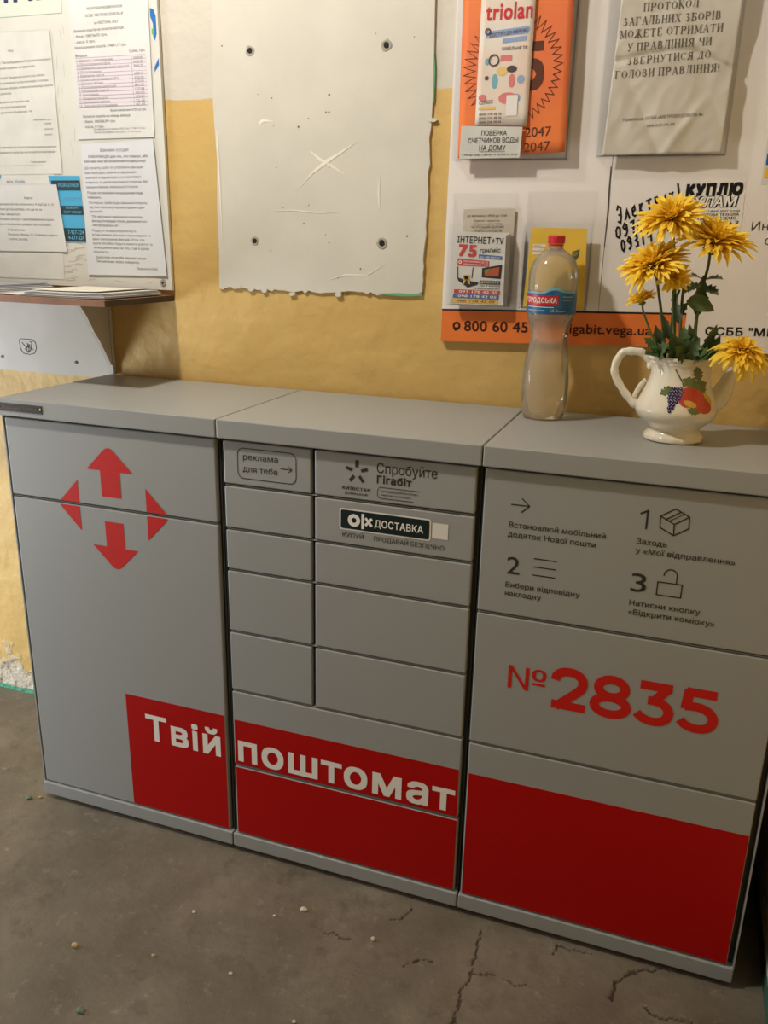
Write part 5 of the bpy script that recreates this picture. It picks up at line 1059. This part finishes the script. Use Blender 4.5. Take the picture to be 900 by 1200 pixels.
STEM = mat('green_stem', (84, 104, 52), 0.55, var=0.12, vscale=60); LEAF = mat('dark_leaf', (62, 84, 44), 0.5, rgb2=(84, 106, 58), vscale=40, bump=0.3, bscale=180)
SEPAL = mat('sepal_green', (92, 108, 50), 0.6)
def bloom(parent, c, ax, R, seed, rings=7, per=28, cup=0.0, droop=0.0, wid=0.0085, amax=112):
    rnd = random.Random(seed); c = Vector(c); ax = Vector(ax).normalized(); e1 = ax.orthogonal().normalized(); e2 = ax.cross(e1)
    for grp, (r0, r1) in (('outer_petals', (rings // 2, rings)), ('inner_petals', (0, rings // 2))):
        g = G()
        for k in range(r0, r1):
            q = (k + 0.5) / rings; el = math.radians(14 + (amax - 14) * q - cup * 40); L_ = R * (0.50 + 0.58 * q); n_ = int(per * (0.6 + 0.75 * q))
            for j in range(n_):
                az = 2 * math.pi * (j + 0.5 * (k % 2)) / n_ + rnd.uniform(-0.16, 0.16); e_ = el + rnd.uniform(-0.2, 0.2); l_ = L_ * rnd.uniform(0.78, 1.10); w = wid * rnd.uniform(0.8, 1.15)
                rad = e1 * math.cos(az) + e2 * math.sin(az); side = ax.cross(rad).normalized(); tw = rnd.uniform(-0.3, 0.3); bend = rnd.uniform(-0.1, 0.55) - cup * 0.5
                p = c + rad * R * 0.08 * (k / rings) + ax * R * 0.06 * (1 - q); rows = 6; vv, cc = [], []
                for i in range(rows + 1):
                    t = i / rows; ang = e_ * (0.55 + 0.45 * t) + bend * t * t
                    d = ax * math.cos(ang) + rad * math.sin(ang); 
                    if i: p = p + d * (l_ / rows) + Vector((0, 0, -1)) * droop * t * l_ / rows
                    nrm = d.cross(side).normalized(); ww = w * (0.42 + 0.75 * math.sin(math.pi * min(0.86, 0.15 + 0.72 * t))) * (0.35 if i == rows else 1.0) * 0.5
                    sd = (side * math.cos(tw * t) + nrm * math.sin(tw * t)); lift = nrm * (-0.35 * ww)
                    vv += [p - sd * ww - lift, p + lift * 0.6, p + sd * ww - lift]; c_ = min(1.0, (0.16 + 0.34 * q) + t * (0.55 + 0.25 * rnd.random())); cc += [c_, c_ * 0.82, c_]
                ff = []
                for i in range(rows): a = i * 3; ff += [(a, a + 1, a + 4, a + 3), (a + 1, a + 2, a + 5, a + 4)]
                g.add(vv, ff, cc)
        g.obj(grp, PETAL, parent, smooth=True, kind='stuff', cols=g.c)
    g = G(); prof_ = [(0.0, -0.16), (0.12, -0.14), (0.22, -0.07), (0.20, 0.0), (0.10, 0.05)]; v = []
    for (r, h) in prof_:
        for k in range(10): t = 2 * math.pi * k / 10; v.append(c + ax * (h * R) + (e1 * math.cos(t) + e2 * math.sin(t)) * (r * R + 0.0004))
    g.add(v, [(i * 10 + k, i * 10 + (k + 1) % 10, (i + 1) * 10 + (k + 1) % 10, (i + 1) * 10 + k) for i in range(4) for k in range(10)]); g.obj('calyx', SEPAL, parent, smooth=True)
def leaf(parent, base, tip, up_, W_, lobes=0.3, fold=0.3, bend=0.15):
    base = Vector(base); tip = Vector(tip); d = tip - base; L_ = d.length; d.normalize(); up_ = Vector(up_); up_ = (up_ - d * up_.dot(d)).normalized(); s = d.cross(up_); v = []; n = 12
    for i in range(n + 1):
        t = i / n; w = W_ * (math.sin(math.pi * min(1, t ** 0.8)) ** 0.75 + 0.04) * (1 + lobes * math.cos(i * math.pi * 0.66)); c = base + d * L_ * t - up_ * bend * L_ * t * t
        v += [c + s * w + up_ * fold * w, c + s * w * 0.5 + up_ * fold * w * 0.35, c, c - s * w * 0.5 + up_ * fold * w * 0.35, c - s * w + up_ * fold * w]
    f = [(i * 5 + j, i * 5 + j + 1, (i + 1) * 5 + j + 1, (i + 1) * 5 + j) for i in range(n) for j in range(4)]
    link('leaf', v, f, LEAF, parent, smooth=True)
JC = Vector((JX, JY, 1.03))
def flower(head, ax, R, seed, path, label, leaves=(), stem_r=0.0026, **kw):
    t = thing('chrysanthemum', path[0], label, 'flower', None)
    P = spl(list(path) + [tuple(Vector(head) - Vector(ax).normalized() * R * 0.14)], 4); g = G(); g.tube(P, [stem_r * (1.1 - 0.25 * i / len(P)) for i in range(len(P))], 8); g.obj('stem', STEM, t, smooth=True)
    bloom(t, head, ax, R, seed, **kw)
    for a in leaves: leaf(t, *a)
    return t
flower((0.787, 0.160, 1.372), (-0.12, -0.55, 0.82), 0.060, 1, [(0.822, 0.188, 1.035), (0.816, 0.180, 1.15), (0.806, 0.185, 1.25), (0.795, 0.182, 1.33)], 'topmost yellow chrysanthemum with an orange heart, at the upper left of the bunch',
       leaves=(((0.806, 0.170, 1.160), (0.780, 0.135, 1.172), (0, -0.3, 1), 0.012), ((0.812, 0.175, 1.170), (0.822, 0.128, 1.150), (0, -0.6, 1), 0.012)), rings=7, per=26)
flower((0.856, 0.165, 1.333), (0.28, -0.32, 0.92), 0.068, 2, [(0.842, 0.190, 1.035), (0.846, 0.186, 1.15), (0.846, 0.180, 1.24), (0.853, 0.172, 1.30)], 'largest yellow chrysanthemum with a spreading ragged head, at the upper right',
       leaves=(((0.848, 0.178, 1.280), (0.876, 0.140, 1.290), (0, -0.5, 1), 0.010), ((0.849, 0.176, 1.268), (0.874, 0.150, 1.262), (0, -0.7, 1), 0.010), ((0.848, 0.176, 1.280), (0.832, 0.140, 1.292), (0, -0.7, 1), 0.013), ((0.846, 0.175, 1.220), (0.848, 0.150, 1.285), (0, -1, 0.1), 0.011)), rings=7, per=28, amax=104)
flower((0.768, 0.150, 1.296), (-0.30, -0.50, 0.82), 0.060, 3, [(0.815, 0.180, 1.035), (0.802, 0.172, 1.15), (0.788, 0.165, 1.22), (0.776, 0.160, 1.27)], 'wide yellow chrysanthemum at the left of the bunch, facing left',
       leaves=(((0.803, 0.170, 1.150), (0.779, 0.150, 1.200), (-0.3, -1, 0), 0.010), ((0.800, 0.165, 1.150), (0.776, 0.140, 1.158), (0, -0.5, 1), 0.010)), rings=7, per=26, amax=108)
flower((0.801, 0.140, 1.284), (0.10, -0.92, 0.40), 0.028, 4, [(0.826, 0.172, 1.035), (0.818, 0.158, 1.15), (0.808, 0.152, 1.22), (0.803, 0.150, 1.262)], 'small yellow chrysanthemum tucked below the left and middle blooms',
       leaves=(((0.820, 0.155, 1.150), (0.842, 0.125, 1.185), (0, -1, 0.2), 0.012),), rings=5, per=20, wid=0.0062)
flower((0.754, 0.150, 1.240), (-0.35, -0.15, 0.92), 0.028, 5, [(0.808, 0.165, 1.035), (0.792, 0.155, 1.15), (0.774, 0.152, 1.19), (0.758, 0.151, 1.225)], 'half-open yellow bud, lowest and leftmost in the bunch',
       rings=5, per=20, cup=0.45, wid=0.0062, stem_r=0.0019)
flower((0.920, 0.120, 1.168), (0.20, -0.45, 0.88), 0.048, 6, [(0.858, 0.180, 1.035), (0.866, 0.168, 1.14), (0.880, 0.148, 1.166), (0.903, 0.130, 1.160)], 'yellow chrysanthemum drooping over the right rim of the jug',
       leaves=(((0.862, 0.165, 1.160), (0.880, 0.130, 1.205), (0.3, -1, 0), 0.008), ((0.862, 0.162, 1.150), (0.872, 0.120, 1.160), (0, -0.5, 1), 0.012)), rings=6, per=24, amax=125, droop=0.35)
# leafy stems without a bloom, filling the mouth of the jug
def sprig(path, label, leaves, group=None):
    t = thing('leafy_stem', path[0], label, 'leafy stem', group); P = spl(path, 4); G().tube(P, [0.0027 * (1.1 - 0.3 * i / len(P)) for i in range(len(P))], 8).obj('stem', STEM, t, smooth=True)
    for a in leaves: leaf(t, *a)
sprig([(0.834, 0.165, 1.035), (0.826, 0.150, 1.15), (0.820, 0.150, 1.22), (0.818, 0.155, 1.275)], 'thick leafy stem standing in the middle of the jug', (((0.828, 0.150, 1.145), (0.812, 0.118, 1.190), (0, -1, 0.2), 0.013), ((0.828, 0.150, 1.150), (0.838, 0.118, 1.168), (0, -0.7, 0.8), 0.014), ((0.821, 0.150, 1.205), (0.800, 0.145, 1.262), (-0.4, -1, 0), 0.007), ((0.820, 0.150, 1.262), (0.842, 0.130, 1.275), (0, -0.8, 0.7), 0.010)))
sprig([(0.850, 0.165, 1.035), (0.851, 0.150, 1.15), (0.847, 0.150, 1.195), (0.846, 0.152, 1.230)], 'short stem with a pointed arrow-like leaf right of the middle', (((0.826, 0.135, 1.247), (0.872, 0.135, 1.236), (0, -0.9, 0.5), 0.014, 0.0, 0.5), ((0.850, 0.150, 1.150), (0.872, 0.122, 1.168), (0, -0.8, 0.6), 0.014), ((0.849, 0.150, 1.165), (0.836, 0.128, 1.206), (0, -1, 0), 0.008)))
sprig([(0.800, 0.180, 1.035), (0.790, 0.165, 1.15), (0.784, 0.160, 1.180)], 'short sprig of rim leaves at the left of the jug mouth', (((0.790, 0.162, 1.148), (0.772, 0.130, 1.160), (0, -0.6, 0.8), 0.011), ((0.788, 0.160, 1.160), (0.766, 0.155, 1.182), (0, -0.8, 0.6), 0.008), ((0.790, 0.158, 1.150), (0.800, 0.120, 1.175), (0, -0.9, 0.5), 0.012)))
sprig([(0.868, 0.195, 1.035), (0.872, 0.190, 1.15), (0.878, 0.185, 1.195), (0.870, 0.180, 1.200)], 'curled stem bending over at the right of the jug mouth', (((0.870, 0.185, 1.150), (0.886, 0.150, 1.186), (0.2, -1, 0.3), 0.010),))

sprig([(0.842, 0.150, 1.035), (0.838, 0.142, 1.15), (0.834, 0.138, 1.185)], 'short leafy shoot at the front of the jug mouth', (((0.838, 0.140, 1.148), (0.852, 0.112, 1.186), (0, -1, 0.3), 0.012), ((0.838, 0.140, 1.150), (0.822, 0.112, 1.172), (0, -0.9, 0.4), 0.013), ((0.835, 0.138, 1.170), (0.826, 0.130, 1.205), (-0.2, -1, 0), 0.008)))
sprig([(0.812, 0.205, 1.035), (0.808, 0.200, 1.15), (0.806, 0.196, 1.230), (0.812, 0.190, 1.262)], 'slender leafy stem at the back left of the jug mouth', (((0.808, 0.198, 1.175), (0.790, 0.180, 1.215), (-0.3, -1, 0), 0.008), ((0.807, 0.196, 1.215), (0.828, 0.180, 1.240), (0.2, -1, 0), 0.008)))

# ------------------------------------------------------------------ crumbs on the floor
pale = mat('pale_crumb', (206, 196, 172), 0.7); dk = mat('dark_crumb', (60, 54, 48), 0.8); gnm = mat('green_chip', (96, 116, 98), 0.7); ylm = mat('tan_crumb', (178, 156, 112), 0.8)
for i, (x, y, r, m, lab, sqz) in enumerate(((0.390, -0.136, 0.0050, pale, 'round white crumb on the floor in front of the middle locker', 0.9), (-0.152, -0.359, 0.0080, ylm, 'elongated tan crumb on the floor at lower left', 0.45), (0.005, -0.324, 0.0045, ylm, 'small tan crumb on the floor below the left seam', 0.5),
        (0.227, -0.112, 0.0080, pale, 'flat pale plaster crumb near the middle locker plinth', 0.4), (0.178, -0.150, 0.0040, pale, 'tiny pale crumb left of the flat plaster crumb', 0.6), (-0.561, -0.024, 0.0075, gnm, 'greenish chip on the floor by the left corner of the lockers', 0.5), (-0.538, -0.011, 0.0045, ylm, 'tan grit right beside the greenish chip', 0.5),
        (-0.045, -0.475, 0.0090, gnm, 'green paint chip at the bottom of the photo', 0.3), (0.323, -0.360, 0.0040, pale, 'tiny white crumb at the very bottom near the middle', 0.7), (0.018, -0.199, 0.0045, pale, 'pale crumb midway between plinth and lower floor', 0.5), (0.165, -0.308, 0.0040, pale, 'pale grain on the floor below the middle locker', 0.5))):
    import bmesh
    bm = bmesh.new(); bmesh.ops.create_icosphere(bm, subdivisions=2, radius=r)
    for w in bm.verts: w.co = w.co * (1 + 0.35 * noise.noise(w.co * (1.5 / r) + Vector((i * 3, 0, 0)))); w.co.z *= sqz; w.co.y *= 0.75
    zmin = min(w.co.z for w in bm.verts)
    me = bpy.data.meshes.new('floor_crumb'); bm.to_mesh(me); bm.free(); me.materials.append(m); o = bpy.data.objects.new('floor_crumb', me); C.objects.link(o); o.location = (x, y, -zmin * 0.96); tag(o, lab, 'crumb')
